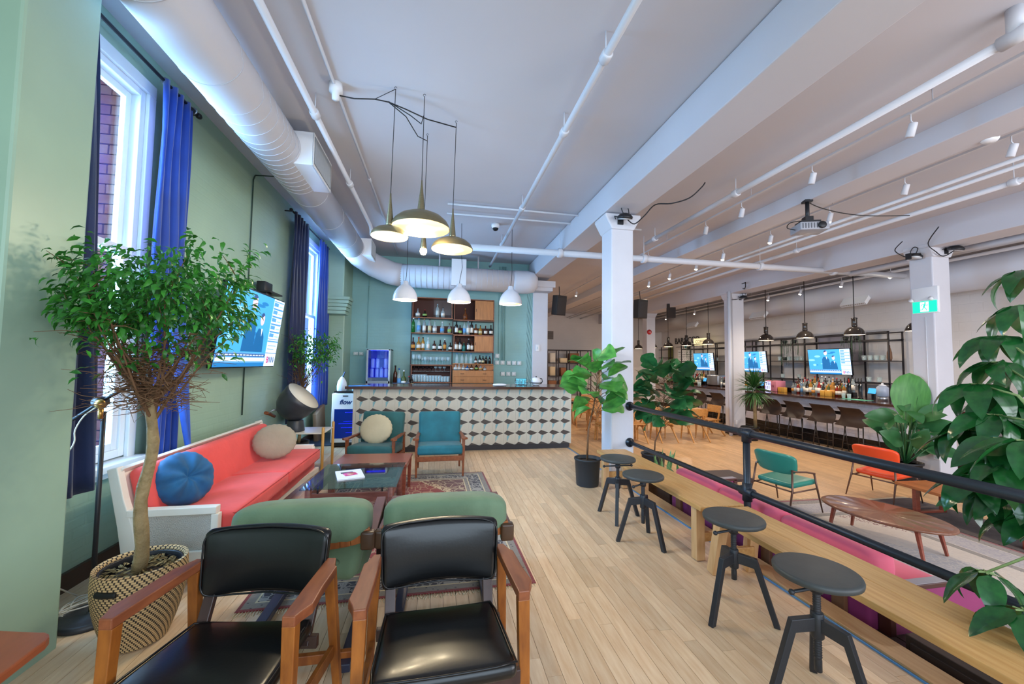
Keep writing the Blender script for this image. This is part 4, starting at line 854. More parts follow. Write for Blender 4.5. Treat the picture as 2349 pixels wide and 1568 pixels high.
# ---- plank benches ----
mBen = M('pale_oak', '#d0a66c', .4, col2='#bb8c52', vs=3.5, st=(14, .8, 14), bump=.03, bs=30); mBenE = M('pale_oak_leg', '#d8b284', .45, col2='#c99d6b', vs=4, st=(9, 9, 1))
def bench(label, y0, y1, splay):
    t = thing('oak_bench', label, 'bench', (2.22, (y0+y1)/2, .006), 0, 'long oak plank benches along the railing'); h = (y1-y0)/2
    for s_ in (-1, 1): MB().box((s_*.0965, 0, .432), (.191, 2*h, .035)).build('plank', mBen, t, bev=.003)
    for s_ in (-1, 1):
        y = s_*(h-.12)
        for sx in (-1, 1): MB().bar((sx*.13, y, .415), (sx*(.13+splay*.02), y-s_*splay*.07*-1, 0), .075, .07, (0, 1, 0)).build('leg', mBenE, t, bev=.003)
        MB().box((0, y, .17), (.26, .035, .07)).build('stretcher', mBen, t, bev=.003)
    return t
bench('long oak plank bench ending behind the third stool, nearer the white column', 2.82, 4.86, 0)
bench('long oak plank bench running out of frame past the leafy plant', .15, 2.78, 1)
# ---- four screw stools ----
mSt = M('charcoal_steel', '#34363b', .42, metal=.35, bump=.06, bs=50); mSeat = M('charcoal_seat', '#3c4041', .5, var=.1, vs=14, bump=.04, bs=60)
def stool(label, x, y, a0, zs=.60, post=.17, rzl=0):
    t = thing('screw_stool', label, 'stool', (x, y, .001), 0, 'charcoal screw stools beside the benches')
    MB().lathe([(.0, zs-.032), (.165, zs-.032), (.175, zs-.026), (.177, zs-.012), (.173, zs-.003), (.16, zs), (.0, zs)], n=44).build('seat', mSeat, t)
    p = [(.016, post), (.016, post+.05)]
    z = post+.06
    while z < zs-.09: p += [(.0145, z), (.0175, z+.005), (.0145, z+.010)]; z += .011
    p += [(.018, zs-.08), (.018, zs-.03)]
    MB().lathe([(0, post-.004), (.014, post-.002)]+p, n=14).build('threaded_post', mSt, t)
    R = RZ(rzl); q = [R @ Vector(v) for v in ((-.15, 0, zs-.085), (.15, 0, zs-.085))]
    lv = MB().tube(q, .0075, 8)
    for v in q: lv.lathe([(0, -.014), (.010, -.010), (.014, 0), (.010, .010), (0, .014)], v, 10)
    lv.lathe([(.026, zs-.105), (.026, zs-.065)], n=14).build('lever', mSt, t)
    MB().lathe([(.024, .29), (.027, .295), (.027, .40), (.024, .405)], n=16).build('hub', mSt, t)
    for k in range(3):
        R = RZ(a0+120*k); l = MB()
        prof = [(.02, .385), (.125, .372), (.238, .0), (.205, .0), (.108, .315), (.02, .325)]
        w = .016; V = [R @ Vector((a, s_*w, b)) for s_ in (-1, 1) for a, b in prof]; n = 6
        l.add(V, [tuple(reversed(range(n))), tuple(range(n, 2*n))]+[(i, (i+1) % n, n+(i+1) % n, n+i) for i in range(n)]); l.build('leg', mSt, t, bev=.003)
stool('charcoal round stool farthest from us, beside the black nursery pot', 1.834, 3.85, 2, .60, .2)
stool('charcoal round stool second from the white column', 1.81, 3.30, 49, .585, .16, 30)
stool('charcoal round stool standing where the two benches meet', 1.855, 2.26, 78, .605, .22, 10)
stool('charcoal round stool nearest to us, cut by the frame bottom', 1.775, 1.63, 48, .60, .14, 5)
# ---- pink sofa below the railing ----
mPnk = M('pink_velvet', '#e0607c', .7, var=.1, vs=3, sheen=.15); mMag = M('magenta_fabric', '#8f2c66', .7, var=.15, vs=3, sheen=.15); mSofF = M('dark_sofa_frame', '#4b2620', .4)
so = thing('pink_sofa', 'long pink sofa with magenta back on the lower floor behind the benches', 'sofa', (3.12, 3.2, LZ))
ya, yb = -1.08, 1.08
MB().rbox((-.36, 0, .34), (.12, 2.16, .50), .03, 3).build('back_panel', mMag, so)
for i in range(3):
    a = ya+.72*i; MB().pad((-.28, a+.36, .62), (.24, .735, .24), .45, 22, 12).build('back_cushion', mPnk, so)
    MB().rbox((.08, a+.36, .36), (.68, .71, .15), .04, 4, div=3).build('seat_cushion', mPnk, so)
MB().rbox((.06, 0, .22), (.72, 2.12, .16), .02, 2).build('seat_base', mMag, so)
for s_ in (-1, 1):
    a = MB().box((.05, s_*1.12, .545), (.82, .07, .03)).box((.44, s_*1.12, .28), (.045, .07, .53)).box((-.34, s_*1.12, .28), (.045, .07, .53)).build('arm_frame', mSofF, so, bev=.004)
    MB().box((.05, s_*1.12, .36), (.74, .045, .33)).build('side_panel', mMag, a); MB().box((.05, s_*1.12, .562), (.80, .06, .004)).build('arm_top', M('silver_arm_top', '#9a949a', .3), a)
for y in (-.9, -.3, .3, .9): MB().box((-.435, y, .30), (.03, .09, .60)).build('back_post', M('sofa_back_post', '#8a6044', .5, var=.1), so, bev=.003)
# ---- steel frame lounge chairs ----
mTube = M('bronze_tube', '#6b5044', .35, metal=.5)
def tub_chair(label, loc, rz, mat):
    t = thing('metal_armchair', label, 'chair', loc, radians(rz), 'vinyl chairs with bronze tube frames')
    MB().rbox((0, -.02, .365), (.50, .47, .065), .028, 3, fn=lambda p: (p.x*(1+.1*(-p.y)), p.y, p.z+.10*p.x*p.x-.06*p.y-.0), div=4).build('seat', mat, t)
    MB().pad((0, .245, .63), (.56, .065, .27), .42, 40, 14, R=RX(-14), fn=lambda p: (p.x*(1+.5*p.z), p.y-.9*p.x*p.x, p.z-.3*p.x*p.x)).build('backrest', mat, t)
    for s_ in (-1, 1):
        MB().tube([(s_*.255, -.02, .0), (s_*.27, .02, .30), (s_*.275, .05, .515)], .011, 8).build('leg', mTube, t) if False else None
        MB().tube([(s_*.30, -.27, 0), (s_*.285, -.20, .30), (s_*.275, -.16, .50)], [.008, .013, .012], 8).build('leg', mTube, t)
        MB().tube([(s_*.29, .36, 0), (s_*.27, .25, .32), (s_*.25, .22, .55)], [.008, .013, .012], 8).build('leg', mTube, t)
        MB().tube([(s_*.275, -.17, .50), (s_*.28, 0, .535), (s_*.265, .16, .545), (s_*.245, .22, .56)], .012, 8).build('armrest', mTube, t)
        MB().tube([(s_*.285, -.19, .31), (s_*.27, .26, .29)], .010, 8).build('side_tube', mTube, t)
    MB().tube([(-.28, .24, .30), (.28, .24, .30)], .010, 8).build('cross_tube', mTube, t)
tub_chair('teal vinyl armchair with bronze tube frame behind the railing post', (4.68, 4.72, LZ+.012), 100, M('teal_vinyl', '#2a7f70', .35, var=.08, vs=3))
tub_chair('bright orange vinyl armchair beside the white hall column', (6.47, 4.82, LZ+.012), 98, M('orange_vinyl', '#e2481c', .4, var=.08, vs=3))
# ---- oval table ----
mVen = M('sunburst_veneer', '#85573f', .3, col2='#6e4532', vs=5, st=(5, 5, 5), coat=.3)
ot = thing('oval_coffee_table', 'low oval walnut coffee table on the pale lower rug', 'table', (4.83, 3.62, LZ+.012), radians(12))
b = MB(); n = 48
for (k, z) in ((.97, .30), (1.0, .308), (1.0, .322), (.97, .33)):
    pass
pr = [(.0, .30), (.97, .30), (1.0, .308), (1.0, .322), (.975, .33), (.0, .33)]
b.lathe([(r*.385, z) for r, z in pr], n=n, sy=1.50); b.build('tabletop', mVen, ot)
sb = MB()
for i in range(24):
    a, c = 2*pi*i/24, 2*pi*(i+1)/24; f = .36
    if i % 2 == 0: sb.add([(0, 0, .3304), (f*cos(a), f*1.50*sin(a), .3304), (f*cos(c), f*1.50*sin(c), .3304)], [(0, 1, 2)])
sb.build('veneer_wedges', M('veneer_dark', '#785040', .3, coat=.3), ot)
for (x, y) in ((-.20, -.36), (.20, -.36), (-.20, .36), (.20, .36)): MB().bar((x, y, .30), (x*1.12, y*1.15, 0), .05, .03, (0, 1, 0), w2=.028, h2=.022).build('leg', mRedW, ot, bev=.003)
MB().box((0, 0, .28), (.34, .66, .03)).build('apron', mRedW, ot)
# ---- slab bench table ----
wt = thing('teak_bench_table', 'low rectangular teak table on U legs behind the oval table', 'table', (6.42, 3.72, LZ+.01), radians(-4))
MB().box((0, 0, .335), (.56, 1.5, .04)).build('tabletop', M('orange_teak', '#b06a3c', .35, col2='#965630', vs=4, st=(8, 1, 8)), wt, bev=.004)
for y in (-.5, .55): MB().box((-.2, y, .16), (.06, .05, .32)).box((.2, y, .16), (.06, .05, .32)).box((0, y, .015), (.46, .05, .03)).build('u_leg', mRedW, wt, bev=.003)
# ---- rugs on the lower floor ----
rug('kilim_rug', 'faded beige patterned rug with fringe under the oval table', (4.85, 3.1, LZ), 2.4, 3.7, 0, rugmat('faded_pattern', 2.4, 3.7, '#b8aca0', '#8f8a92', '#c2b7a8', '#a39c9a', 1.4), mFri)
t = thing('grey_rug', 'plain dark grey rug beside the beige patterned one', 'rug', (6.48, 3.0, LZ)); MB().box((0, 0, .004), (.82, 3.6, .007)).build('pile', M('dark_grey_pile', '#57504f', .95, var=.15, vs=8, bump=.3, bs=60), t)
f = MB()
for i in range(40): f.tube([(-.4+.02*i, 1.8, .004), (-.4+.02*i+.004, 1.86, .003)], .004, 4)
f.build('fringe', mFri, t, kind='stuff')
# ---- boxes below the bench ----
mDkW = M('dark_stained_wood', '#46352c', .5, col2='#33261f', vs=4, st=(6, 1, 6))
pb = thing('planter_box', 'plywood planter box holding the big glossy plant', 'planter', (2.95, 1.18, LZ))
for (c, d_) in (((0, -.28, .35), (.46, .03, .70)), ((0, .28, .35), (.46, .03, .70)), ((-.23, 0, .35), (.03, .59, .70)), ((.23, 0, .35), (.03, .59, .70)), ((0, 0, .64), (.43, .53, .04))): MB().box(c, d_).build('board', M('plywood_brown', '#96673f', .5, col2='#7c5230', vs=3, st=(5, 1, 5)) if c[2] != .64 else M('soil', '#2d221b', .95, bump=.8, bs=30), pb, bev=.003)
lb = thing('low_cabinet', 'dark brown low wooden box under the bench beside the planter', 'cabinet', (2.86, 1.70, LZ))
MB().box((0, 0, .2), (.40, .40, .40)).build('box', mDkW, lb, bev=.004); MB().box((-.205, 0, .2), (.012, .34, .34)).build('panel', mDkW, lb, bev=.003)
cr = thing('wooden_crate', 'dark slatted crate on the lower floor under the bench', 'crate', (2.84, 2.04, LZ))
for z in (.06, .19): MB().box((-.1, 0, z), (.02, .24, .1)).build('slat', mDkW, cr)
for x in (-.08, 0, .08): MB().box((x, 0, .26), (.07, .24, .02)).build('slat', mDkW, cr)
db = thing('dark_side_table', 'small dark wooden table beyond the pink sofa', 'table', (3.78, 4.72, LZ))
MB().box((0, 0, .46), (.42, .42, .04)).build('tabletop', mEsp, db, bev=.003)
for sx in (-1, 1):
    for sy in (-1, 1): MB().box((sx*.18, sy*.18, .22), (.045, .045, .44)).build('leg', mEsp, db)
pbx = thing('dark_planter', 'low dark box planter behind the far bench end', 'planter', (3.02, 4.80, LZ))
MB().box((0, 0, .21), (.34, .5, .42)).build('box', mDkW, pbx, bev=.004)
# ---- long tiled bar on the right ----
rb = thing('hall_bar', 'long white tiled bar with black tile base along the right wall', 'bar', (9.9, 10.5, LZ))
Ya, Yb = -5.5, 6.5
MB().box((.1, .5, .56), (1.05, 12, 1.10)).build('carcass', M('grout_grey', '#8f8b92', .7), rb)
mSub_ = M('subway_tile', '#e2e0e8', .18, var=.04, vs=9, rnd=.05); mSubK = M('black_subway_tile', '#1c1a1c', .2, rnd=.3)
wt_, bk_ = MB(), MB()
for r in range(14):
    z = .002+r*.0785
    for c in range(82):
        y = Ya+.48+c*.1535-(r % 2)*.0767
        tgt = bk_ if (r < 4 or r == 10) else wt_
        a, d_ = max(y, Ya+.5), min(y+.151, Yb)
        if d_-a > .02: tgt.box((-.432, (a+d_)/2, z+.038), (.014, d_-a, .076))
    for c in range(7):
        x = -.43+c*.1535-(r % 2)*.0767; a, d_ = max(x, -.43), min(x+.151, .62)
        if d_-a > .02: (bk_ if (r < 4 or r == 10) else wt_).box(((a+d_)/2, Ya+.493, z+.038), (d_-a, .014, .076))
wt_.build('white_tiles', mSub_, rb, kind='stuff'); bk_.build('black_tiles', mSubK, rb, kind='stuff')
MB().box((.0, .5, 1.135), (1.42, 12.2, .05)).build('countertop', M('dark_stone_counter', '#4a302a', .12, var=.3, vs=14, coat=.4), rb, bev=.004)
CT = LZ+1.161
# brown bar stools with steel legs
mBrL = M('brown_leather', '#3a2a22', .5, var=.08, vs=6); mStl = M('dark_steel_leg', '#4b443f', .3, metal=.6)
bs0 = None
def barstool():
    t = thing('bar_stool', '', 'stool', (0, 0, 0))
    def bendb(p): return (p.x*(1-.1*(p.z/.17)), p.y-.55*p.x*p.x+.10*(p.z/.17)**2, p.z)
    MB().rbox((0, .215, .85), (.55, .022, .40), .03, 3, fn=bendb, div=5).build('backrest', mBrL, t)
    MB().rbox((0, 0, .665), (.53, .46, .035), .016, 3, fn=lambda p: (p.x, p.y, p.z+.25*p.x*p.x+(.6*p.y*p.y if p.y > 0 else 0)), div=4).build('seat', mBrL, t)
    for sx in (-1, 1):
        for sy in (-1, 1): MB().tube([(sx*.19, sy*.16, .65), (sx*.24, sy*.23, .0)], .011, 6).build('leg', mStl, t)
        MB().tube([(sx*.22, -.23, .012), (sx*.22, .23, .012)], .0095, 6).build('sled_foot', mStl, t)
    for sy in (-1, 1): MB().tube([(-.205, sy*.195, .25), (.205, sy*.195, .25)], .008, 6).build('footrest', mStl, t)
    return t
ys = [7.12, 7.82, 8.52, 9.25, 9.98, 11.35, 12.1, 12.85, 13.6]
wh = ['nearest to us, at the tall-leaved plant', 'second from the tall-leaved plant', 'third from the tall-leaved plant', 'just right of the spiky plant', 'half hidden behind the spiky plant', 'just left of the wide hall column', 'second left of the wide hall column', 'third left of the wide hall column', 'farthest one, behind the fiddle leaf plant']
for i, y in enumerate(ys):
    if bs0 is None: bs0 = barstool(); o = bs0; o.location = (8.98, y, LZ); o.rotation_euler = (0, 0, radians(88))
    else: o = dup(bs0, (8.98+.02*(i % 2), y, LZ), radians(90+[0, 3, -4, 2, 0, 4, -3, 2, 5][i]))
    tag(o, 'brown leather bar stool, '+wh[i], 'stool', 'brown leather bar stools')
# shelving frames and televisions over the bar
mFrm = M('black_frame', '#232026', .45, metal=.3)
fs = thing('bar_shelf_frame', 'long black metal shelf frame on the wall above the hall bar', 'shelf', (11.2, 11.6, 0))
ysf = [-3.5, -3.02, -2.28, -1.82, -.0, .42, .92, 1.36, 1.8, 3.6, 4.1, 4.9, 5.3]
X0, X1 = -.22, .22
for y in (-3.62, -2.72, -1.32, -.92, -.05, .72, 1.05, 2.62, 3.1, 4.0, 4.9):
    for x in (X0, X1): MB().box((x, y, 1.5), (.03, .03, 1.92)).build('upright', mFrm, fs)
for z in (2.45, 2.26):
    for x in (X0, X1): MB().box((x, .64, z), (.03, 8.56, .03)).build('rail', mFrm, fs)
for x in (X0,): MB().box((x, .64, 1.15), (.03, 8.56, .03)).build('rail', mFrm, fs)
for a, b_ in ((-3.62, -2.72), (-1.32, -.05), (2.62, 3.1), (4.0, 4.9), (1.0, 1.1)):
    for z in (1.72, 1.16, 2.24): MB().box((0, (a+b_)/2, z), (.44, abs(b_-a), .02)).build('shelf', mFrm if z < 2 else mFrm, fs)
MB().box((.25, -2.02, 2.05), (.03, 1.3, .85)).build('back_board', M('grey_board', '#8b8793', .7), fs)
MB().box((.25, 1.84, 2.05), (.03, 1.5, .85)).build('back_board', M('grey_board', '#8b8793', .7), fs)
for i, (ym, kind, lab) in enumerate(((9.32, 0, 'television above the bar nearest the hanging plants, two men on screen'), (12.1, 1, 'television above the bar behind the spiky plant'), (14.7, 1, 'television above the bar left of the wide hall column'))):
    tv('television', lab, (10.86, ym+.1, 1.70), (radians(6), 0, radians(-90)), 1.22, .70, 0, group='televisions above the hall bar')
# glassware and hanging plants on the frames
for i, (y, z) in enumerate([(8.2, 1.74), (8.35, 1.74), (8.5, 1.74), (8.65, 1.74), (10.5, 1.74), (10.65, 1.74), (10.8, 1.74), (10.95, 1.74), (11.3, 1.74), (10.6, 1.18), (11.2, 1.18), (8.3, 1.18), (8.55, 1.18), (14.3, 1.74), (15.8, 1.74), (16.1, 1.18)]):
    o = bpy.data.objects.new('glass_tumbler', tm); COL.objects.link(o); o.location = (11.1, y, z); o.scale = (1.6, 1.6, 1.3); tag(o, 'clear glass on the black frame shelves, %s from the near end' % ORD[i], 'glass', 'glasses on the frame shelves')
tag(MB().lathe([(.04, 0), (.055, .06), (.05, .2), (.022, .32), (.02, .38), (.0, .40)], (11.1, 8.05, 1.732), 16).build('wicker_bottle', M('wicker_brown', '#7a5c46', .8, bump=.6, bs=120)), 'tall wicker covered bottle on the near end of the frame shelf', 'bottle')
mHang = M('dusty_green_leaf', '#55705a', .6, var=.3, vs=9)
def hanging(label, x, y, z, L_, n, seed):
    t = thing('hanging_plant', label, 'plant', (x, y, z), 0, 'trailing plants on the frame'); rr = random.Random(seed)
    MB().lathe([(.05, 0), (.07, .1), (.065, .1)], n=14).build('pot', mBlk, t); b = MB(); s = MB()
    for i in range(n):
        a = rr.uniform(0, 2*pi); l = L_*rr.uniform(.4, 1); pts = [Vector((.05*cos(a), .05*sin(a), .1)), Vector((.09*cos(a), .09*sin(a), .08)), Vector((.11*cos(a), .11*sin(a), -.3*l)), Vector((.10*cos(a), .10*sin(a), -l))]
        s.tube(pts, .0025, 4)
        for k in range(int(l/.022)):
            f = k*.022/l; p = pts[2]*(1-f)+pts[3]*f if f > .2 else pts[1]*(1-f*5)+pts[2]*f*5; q = rr.uniform(0, 6.28); d_ = Vector((cos(q), sin(q), -.5))*.02
            w = Vector((-sin(q), cos(q), 0))*.009; b.add([p, p+d_*.5+w, p+d_, p+d_*.5-w], [(0, 1, 2, 3)])
    s.build('stems', mHang, t); b.build('leaves', mHang, t, kind='stuff')
for i, (x, y, z, l) in enumerate(((10.95, 8.72, 2.28, .62), (10.95, 9.0, 2.28, .3), (10.95, 10.95, 2.28, .62), (10.95, 10.6, 2.28, .4), (11.1, 11.1, 1.75, .2), (11.0, 16.0, 2.28, .5))):
    hanging('trailing green plant on the black frame, %s from the near end' % ORD[i], x, y, z, l, 14, i+3)
# bottles on the counter of the hall bar
rr = random.Random(21); kinds = [('t', 'pale', 'w', 'w'), ('s', 'brown', 'c', 'k'), ('t', 'gold', 'w', 'r'), ('s', 'gold', 'o', 'w'), ('t', 'pale', 'w', 'k'), ('q', 'dark', 'k', 'w'), ('t', 'clear', 'b', 's'), ('s', 'amber', 'w', 'k'), ('w', 'dark', 'w', 'r'), ('t', 'olive', 'c', 'g'), ('s', 'pale', 'o', 'k'), ('t', 'red', 'w', 'k')]
WN = {'w': 'white', 'k': 'black', 'r': 'red', 'b': 'blue', 'g': 'gold', 's': 'silver'}
def barrow(y0, y1, n, x, where, grp, off=0):
    for i in range(n):
        y = y0+(y1-y0)*(i+.5)/n+rr.uniform(-.01, .01); k = kinds[(i*5+off+int(rr.random()*3)) % 12]
        bottle(*k, (x+rr.uniform(-.02, .02), y, CT), rr.uniform(.27, .40), '%s bottle, %s cap, %s from right %s' % (NAMEG[k[1]], WN[k[3]], ORD[i], where), grp, rr.uniform(0, 6))
barrow(8.30, 9.85, 17, 10.05, 'in the front row near the taps', 'front bottles near the taps'); barrow(8.35, 9.9, 14, 10.2, 'in the back row near the taps', 'back bottles near the taps', 3)
barrow(11.3, 12.9, 13, 10.05, 'below the middle television', 'bottles below the middle television', 5); barrow(14.0, 16.2, 18, 10.05, 'in the far front row', 'bottles below the far television', 7)
barrow(14.0, 16.0, 12, 10.2, 'in the far back row', 'back bottles below the far television', 2)
rz_ = thing('bottle_riser', 'black stepped riser carrying the rear bottles on the hall bar', 'riser', (10.34, 12.2, CT)); MB().box((0, 0, .06), (.12, 7.8, .12)).build('step', mTVb, rz_)
for (a, b_, n, w_, g_) in ((8.3, 9.95, 16, 'on the riser near the taps', 'riser bottles near the taps'), (11.3, 12.9, 13, 'on the riser behind the cooler', 'riser bottles in the middle'), (14.0, 16.0, 14, 'on the far end of the riser', 'riser bottles at the far end')):
    for i in range(n):
        k = kinds[(i*7+n) % 12]; bottle(*k, (10.34, a+(b_-a)*(i+.5)/n, CT+.121), rr.uniform(.28, .38), '%s bottle, %s cap, %s from right %s' % (NAMEG[k[1]], WN[k[3]], ORD[i], w_), g_, rr.uniform(0, 6))
# four pack boxes
mYel = M('yellow_carton', '#d8a243', .6)
for i, (y, x) in enumerate(((8.62, 9.9), (8.75, 9.9), (10.0, 9.95), (10.12, 9.95))): tag(MB().rbox((x, y, CT+.07), (.10, .115, .14), .006, 2).build('yellow_carton', mYel), 'yellow carton on the hall bar, %s from the beer taps' % ORD[i], 'carton', 'yellow cartons on the hall bar')
# beer taps
tp = thing('beer_taps', 'two black beer tap columns with handles on the hall bar', 'beer tap', (9.95, 8.0, CT))
for y in (-.13, .13):
    MB().lathe([(.055, 0), (.05, .02), (.04, .03), (.038, .30), (.045, .34), (.04, .37), (0, .38)], (0, y, 0), 18).build('column', mTVb, tp)
    for dy in (-.07, 0, .07): MB().tube([(0, y+dy*.3, .33), (-.06, y+dy, .35), (-.08, y+dy, .30)], .011, 8).build('spout', mSteel, tp); MB().tube([(-.04, y+dy, .36), (-.045, y+dy, .41), (-.045, y+dy, .50)], [.008, .014, .012], 8).build('tap_handle', mBlk, tp)
wd = thing('water_dispenser', 'glass water dispenser jar with lid beside the beer taps', 'dispenser', (10.0, 7.42, CT))
MB().lathe([(.08, .10), (.11, .11), (.11, .30), (.07, .34)], n=20).build('jar', M('water_glass', '#b9c6dc', .1, trans=.3), wd); MB().lathe([(.09, 0), (.09, .10)], n=16).build('stand', mSteel, wd); MB().lathe([(.075, .34), (.06, .36), (.02, .375), (.022, .40), (0, .41)], n=16).build('lid', mPorc, wd)
for i, (y, w) in enumerate(((7.75, .17), (11.02, .16), (13.75, .16))):
    t = thing('till_screen', 'small lit blue till screen on the hall bar, %s from the near end' % ORD[i], 'screen', (10.15, y, CT), 0, None, (0, 0, radians(-88)))
    MB().box((0, .03, .06), (.06, .05, .12)).build('stand', mBlk, t); MB().rbox((0, .0, .2), (w+.02, .02, .15), .005, 2, R=RX(-18)).build('housing', mBlk, t); MB().box((0, -.012, .2), (w, .002, .13), R=RX(-18)).build('screen', scr['sky'], t)
t = thing('pink_cooler', 'small pink bottle cooler with white lit front on the hall bar', 'cooler', (10.0, 10.42, CT), 0, None, (0, 0, radians(-90)))
MB().rbox((0, .05, .16), (.42, .34, .32), .01, 2).build('cabinet', M('pink_metal', '#c97f92', .4), t); MB().box((-.08, -.125, .16), (.2, .006, .27)).build('lit_window', M('cool_light_panel', '#c9ccff', .3, emis='#b8c0ff', es=1.3), t)
for k in range(6): MB().box((-.15+.03*k, -.13, .16+(.06 if k % 2 else -.05)), (.016, .004, .09)).build('can', M('indigo_can', '#3d3f9a', .4), t)
text('lettering', 'N', .12, M('dark_pink_ink', '#8a3f55', .5), (.10, -.125, .16), (radians(90), 0, 0), t, .001)
tag(MB().box((9.62, 7.7, CT+.002), (.26, .55, .004)).build('green_mat', M('mint_mat', '#5fb89a', .6)), 'mint green bar mat in front of the beer taps', 'mat')
for i, (y, x) in enumerate(((8.0, 9.62), (7.85, 9.6), (10.9, 9.75), (11.0, 9.75), (11.1, 9.75), (11.2, 9.72), (13.5, 9.75), (13.6, 9.75))):
    o = bpy.data.objects.new('glass_tumbler', tm); COL.objects.link(o); o.location = (x, y, CT+(.004 if i < 2 else 0)); o.scale = (1.1, 1.1, 1.2); tag(o, 'clear tumbler standing on the hall bar, %s from the near end' % ORD[i], 'glass', 'tumblers on the hall bar')
tag(MB().lathe([(.05, 0), (.06, .16), (.055, .25), (.03, .30), (0, .31)], (10.0, 13.35, CT), 16).box((10.0, 13.35, CT+.33), (.16, .2, .06)).build('coffee_grinder', mBlk), 'black coffee grinder at the far part of the hall bar', 'grinder')
ce = thing('espresso_machine', 'steel espresso machine at the far part of the hall bar', 'coffee machine', (10.1, 13.0, CT)); MB().rbox((0, 0, .22), (.45, .6, .36), .03, 3).build('body', mSteel, ce)
# ---- lettering, menu board on the right wall ----
mInk = M('black_lettering', '#2c2a2e', .5)
text_o = text('wall_lettering', 'BAROCCO', .42, mInk, (11.48, 16.85, 2.69), (radians(90), 0, radians(-90)), None, .01, 'CENTER', .92); tag(text_o, 'black BAR lettering name on the white wall above the menu board', 'lettering')
text_o['label'] = 'large black wall lettering above the menu board'
ln = thing('logo_underline', 'thin black line with small teal mark under the wall lettering', 'sign', (11.49, 16.85, 2.42), 0, None, (0, 0, radians(-90)))
MB().box((-.55, 0, 0), (.6, .01, .02)).box((.5, 0, .0), (.6, .01, .02)).box((-.27, 0, -.05), (.02, .01, .1)).box((.22, 0, -.05), (.02, .01, .1)).build('line', mInk, ln); MB().lathe([(.06, -.005), (.06, .005)], (-.1, 0, -.02), 12, R=RX(90), sx=1.3).build('teal_mark', M('teal_paint', '#2c7f86', .5), ln); text('script_lettering', 'y', .2, mInk, (.05, 0, -.08), (radians(90), 0, 0), ln, .003)
sg = thing('coffee_sign', 'lit cream sign reading coffee above the bar shelves', 'sign', (11.1, 15.25, 2.56), 0, None, (0, 0, radians(-90)))
MB().rbox((0, 0, 0), (.98, .08, .30), .01, 2).build('light_box', M('lit_cream_panel', '#f0dfb0', .5, emis='#ffe7b0', es=.8), sg); text('lettering', 'COFFEE', .2, mInk, (0, -.043, 0), (radians(90), 0, 0), sg, .002)
mb = thing('menu_board', 'white letter board menu with rows of small text', 'menu board', (11.47, 16.9, 1.91), 0, None, (0, 0, radians(-90)))
MB().box((0, 0, 0), (1.2, .03, .72)).build('board', mWhM, mb)
for k in range(6): MB().box((0, -.018, .27-.11*k), (1.14, .01, .012)).build('rail', mSteel, mb)
b = MB(); r5 = random.Random(9)
for k in range(6):
    x = -.54
    while x < .5: w = r5.uniform(.02, .07); b.box((x, -.017, .24-.11*k), (w, .004, .022)); x += w+r5.choice((.015, .015, .08))
b.build('letters', mInk, mb, kind='stuff')
MB().box((11.4, 18.1, 1.9), (.05, .04, 1.1))
ws = thing('wall_shelf', 'small black shelf with green bottles left of the menu board', 'shelf', (11.3, 18.3, 1.9))
for z in (-.4, 0, .4): MB().box((0, 0, z), (.3, .8, .02)).build('shelf', mFrm, ws)
for y in (-.4, .4): MB().box((0, y, 0), (.03, .03, 1.1)).build('upright', mFrm, ws)
MB().box((.14, -.2, 0), (.02, .4, 1.1)).build('green_board', M('olive_panel', '#5f6130', .6), ws)
# ---- far bookcase and wall vents ----
bk = thing('bookcase', 'tall black frame bookcase with boxes against the far wall', 'shelf', (6.2, 18.4, LZ))
for x in (-1.08, -.54, 0, .54, 1.08):
    for y in (-.2, .2): MB().box((x, y, 1.28), (.035, .035, 2.56)).build('upright', mFrm, bk)
for z in (.05, .70, 1.30, 1.92, 2.54): MB().box((0, 0, z), (2.2, .44, .035)).build('shelf', mFrm, bk)
bxm = [M('tan_box', '#b2906a', .7), M('cream_box', '#cdbb9c', .7), M('grey_box', '#9a948c', .7), M('brown_box', '#84573a', .7), M('white_box', '#cfcac0', .7)]
r5 = random.Random(12)
for r in range(4):
    for c in range(4):
        z = (.07, .72, 1.32, 1.94)[r]; w = r5.uniform(.25, .45); h = r5.uniform(.2, .48)
        tag(MB().rbox((6.2-.81+.54*c, 18.4, LZ+z+h/2), (w, .3, h), .01, 1).build('storage_box', bxm[(r*3+c*2) % 5]), 'storage box in the far bookcase, %s shelf from the bottom, %s from left' % (ORD[r], ORD[c]), 'box', 'boxes in the far bookcase')
for i, (x, y, z, rz, w, h) in enumerate(((5.37, 18.97, 2.93, 0, .5, .4),)):
    t = thing('wall_vent', 'square slatted vent high on the far wall', 'vent', (x, y, z)); MB().box((0, 0, 0), (w, .03, h)).build('frame', M('vent_grey', '#77706a', .5), t)
    for k in range(9): MB().box((0, -.02, -h/2+.03+k*.042), (w-.04, .015, .012)).build('slat', mDkW, t)
# ---- wooden dining tables and chairs ----
mHon = M('honey_wood', '#c58d4f', .4, col2='#ac7438', vs=4, st=(6, 1, 6))
def dtable(label, x, y, w, d_):
    t = thing('dining_table', label, 'table', (x, y, LZ), 0, 'pale wooden dining tables')
    MB().box((0, 0, .735), (w, d_, .03)).build('tabletop', mHon, t, bev=.003)
    for sx in (-1, 1):
        for sy in (-1, 1): MB().box((sx*(w/2-.08), sy*(d_/2-.08), .36), (.06, .06, .72), taper=.6).build('leg', mHon, t)
    MB().box((0, d_/2-.08, .69), (w-.2, .02, .07)).box((0, -d_/2+.08, .69), (w-.2, .02, .07)).build('apron', mHon, t)
dtable('pale wooden dining table nearest the column with the spiky plant', 6.3, 9.85, 1.5, .8); dtable('pale wooden dining table behind the dark fiddle leaf plant', 4.55, 9.95, 1.2, .8); dtable('pale wooden dining table left of the near white column', 4.9, 12.4, 1.3, .8)
dc0 = None
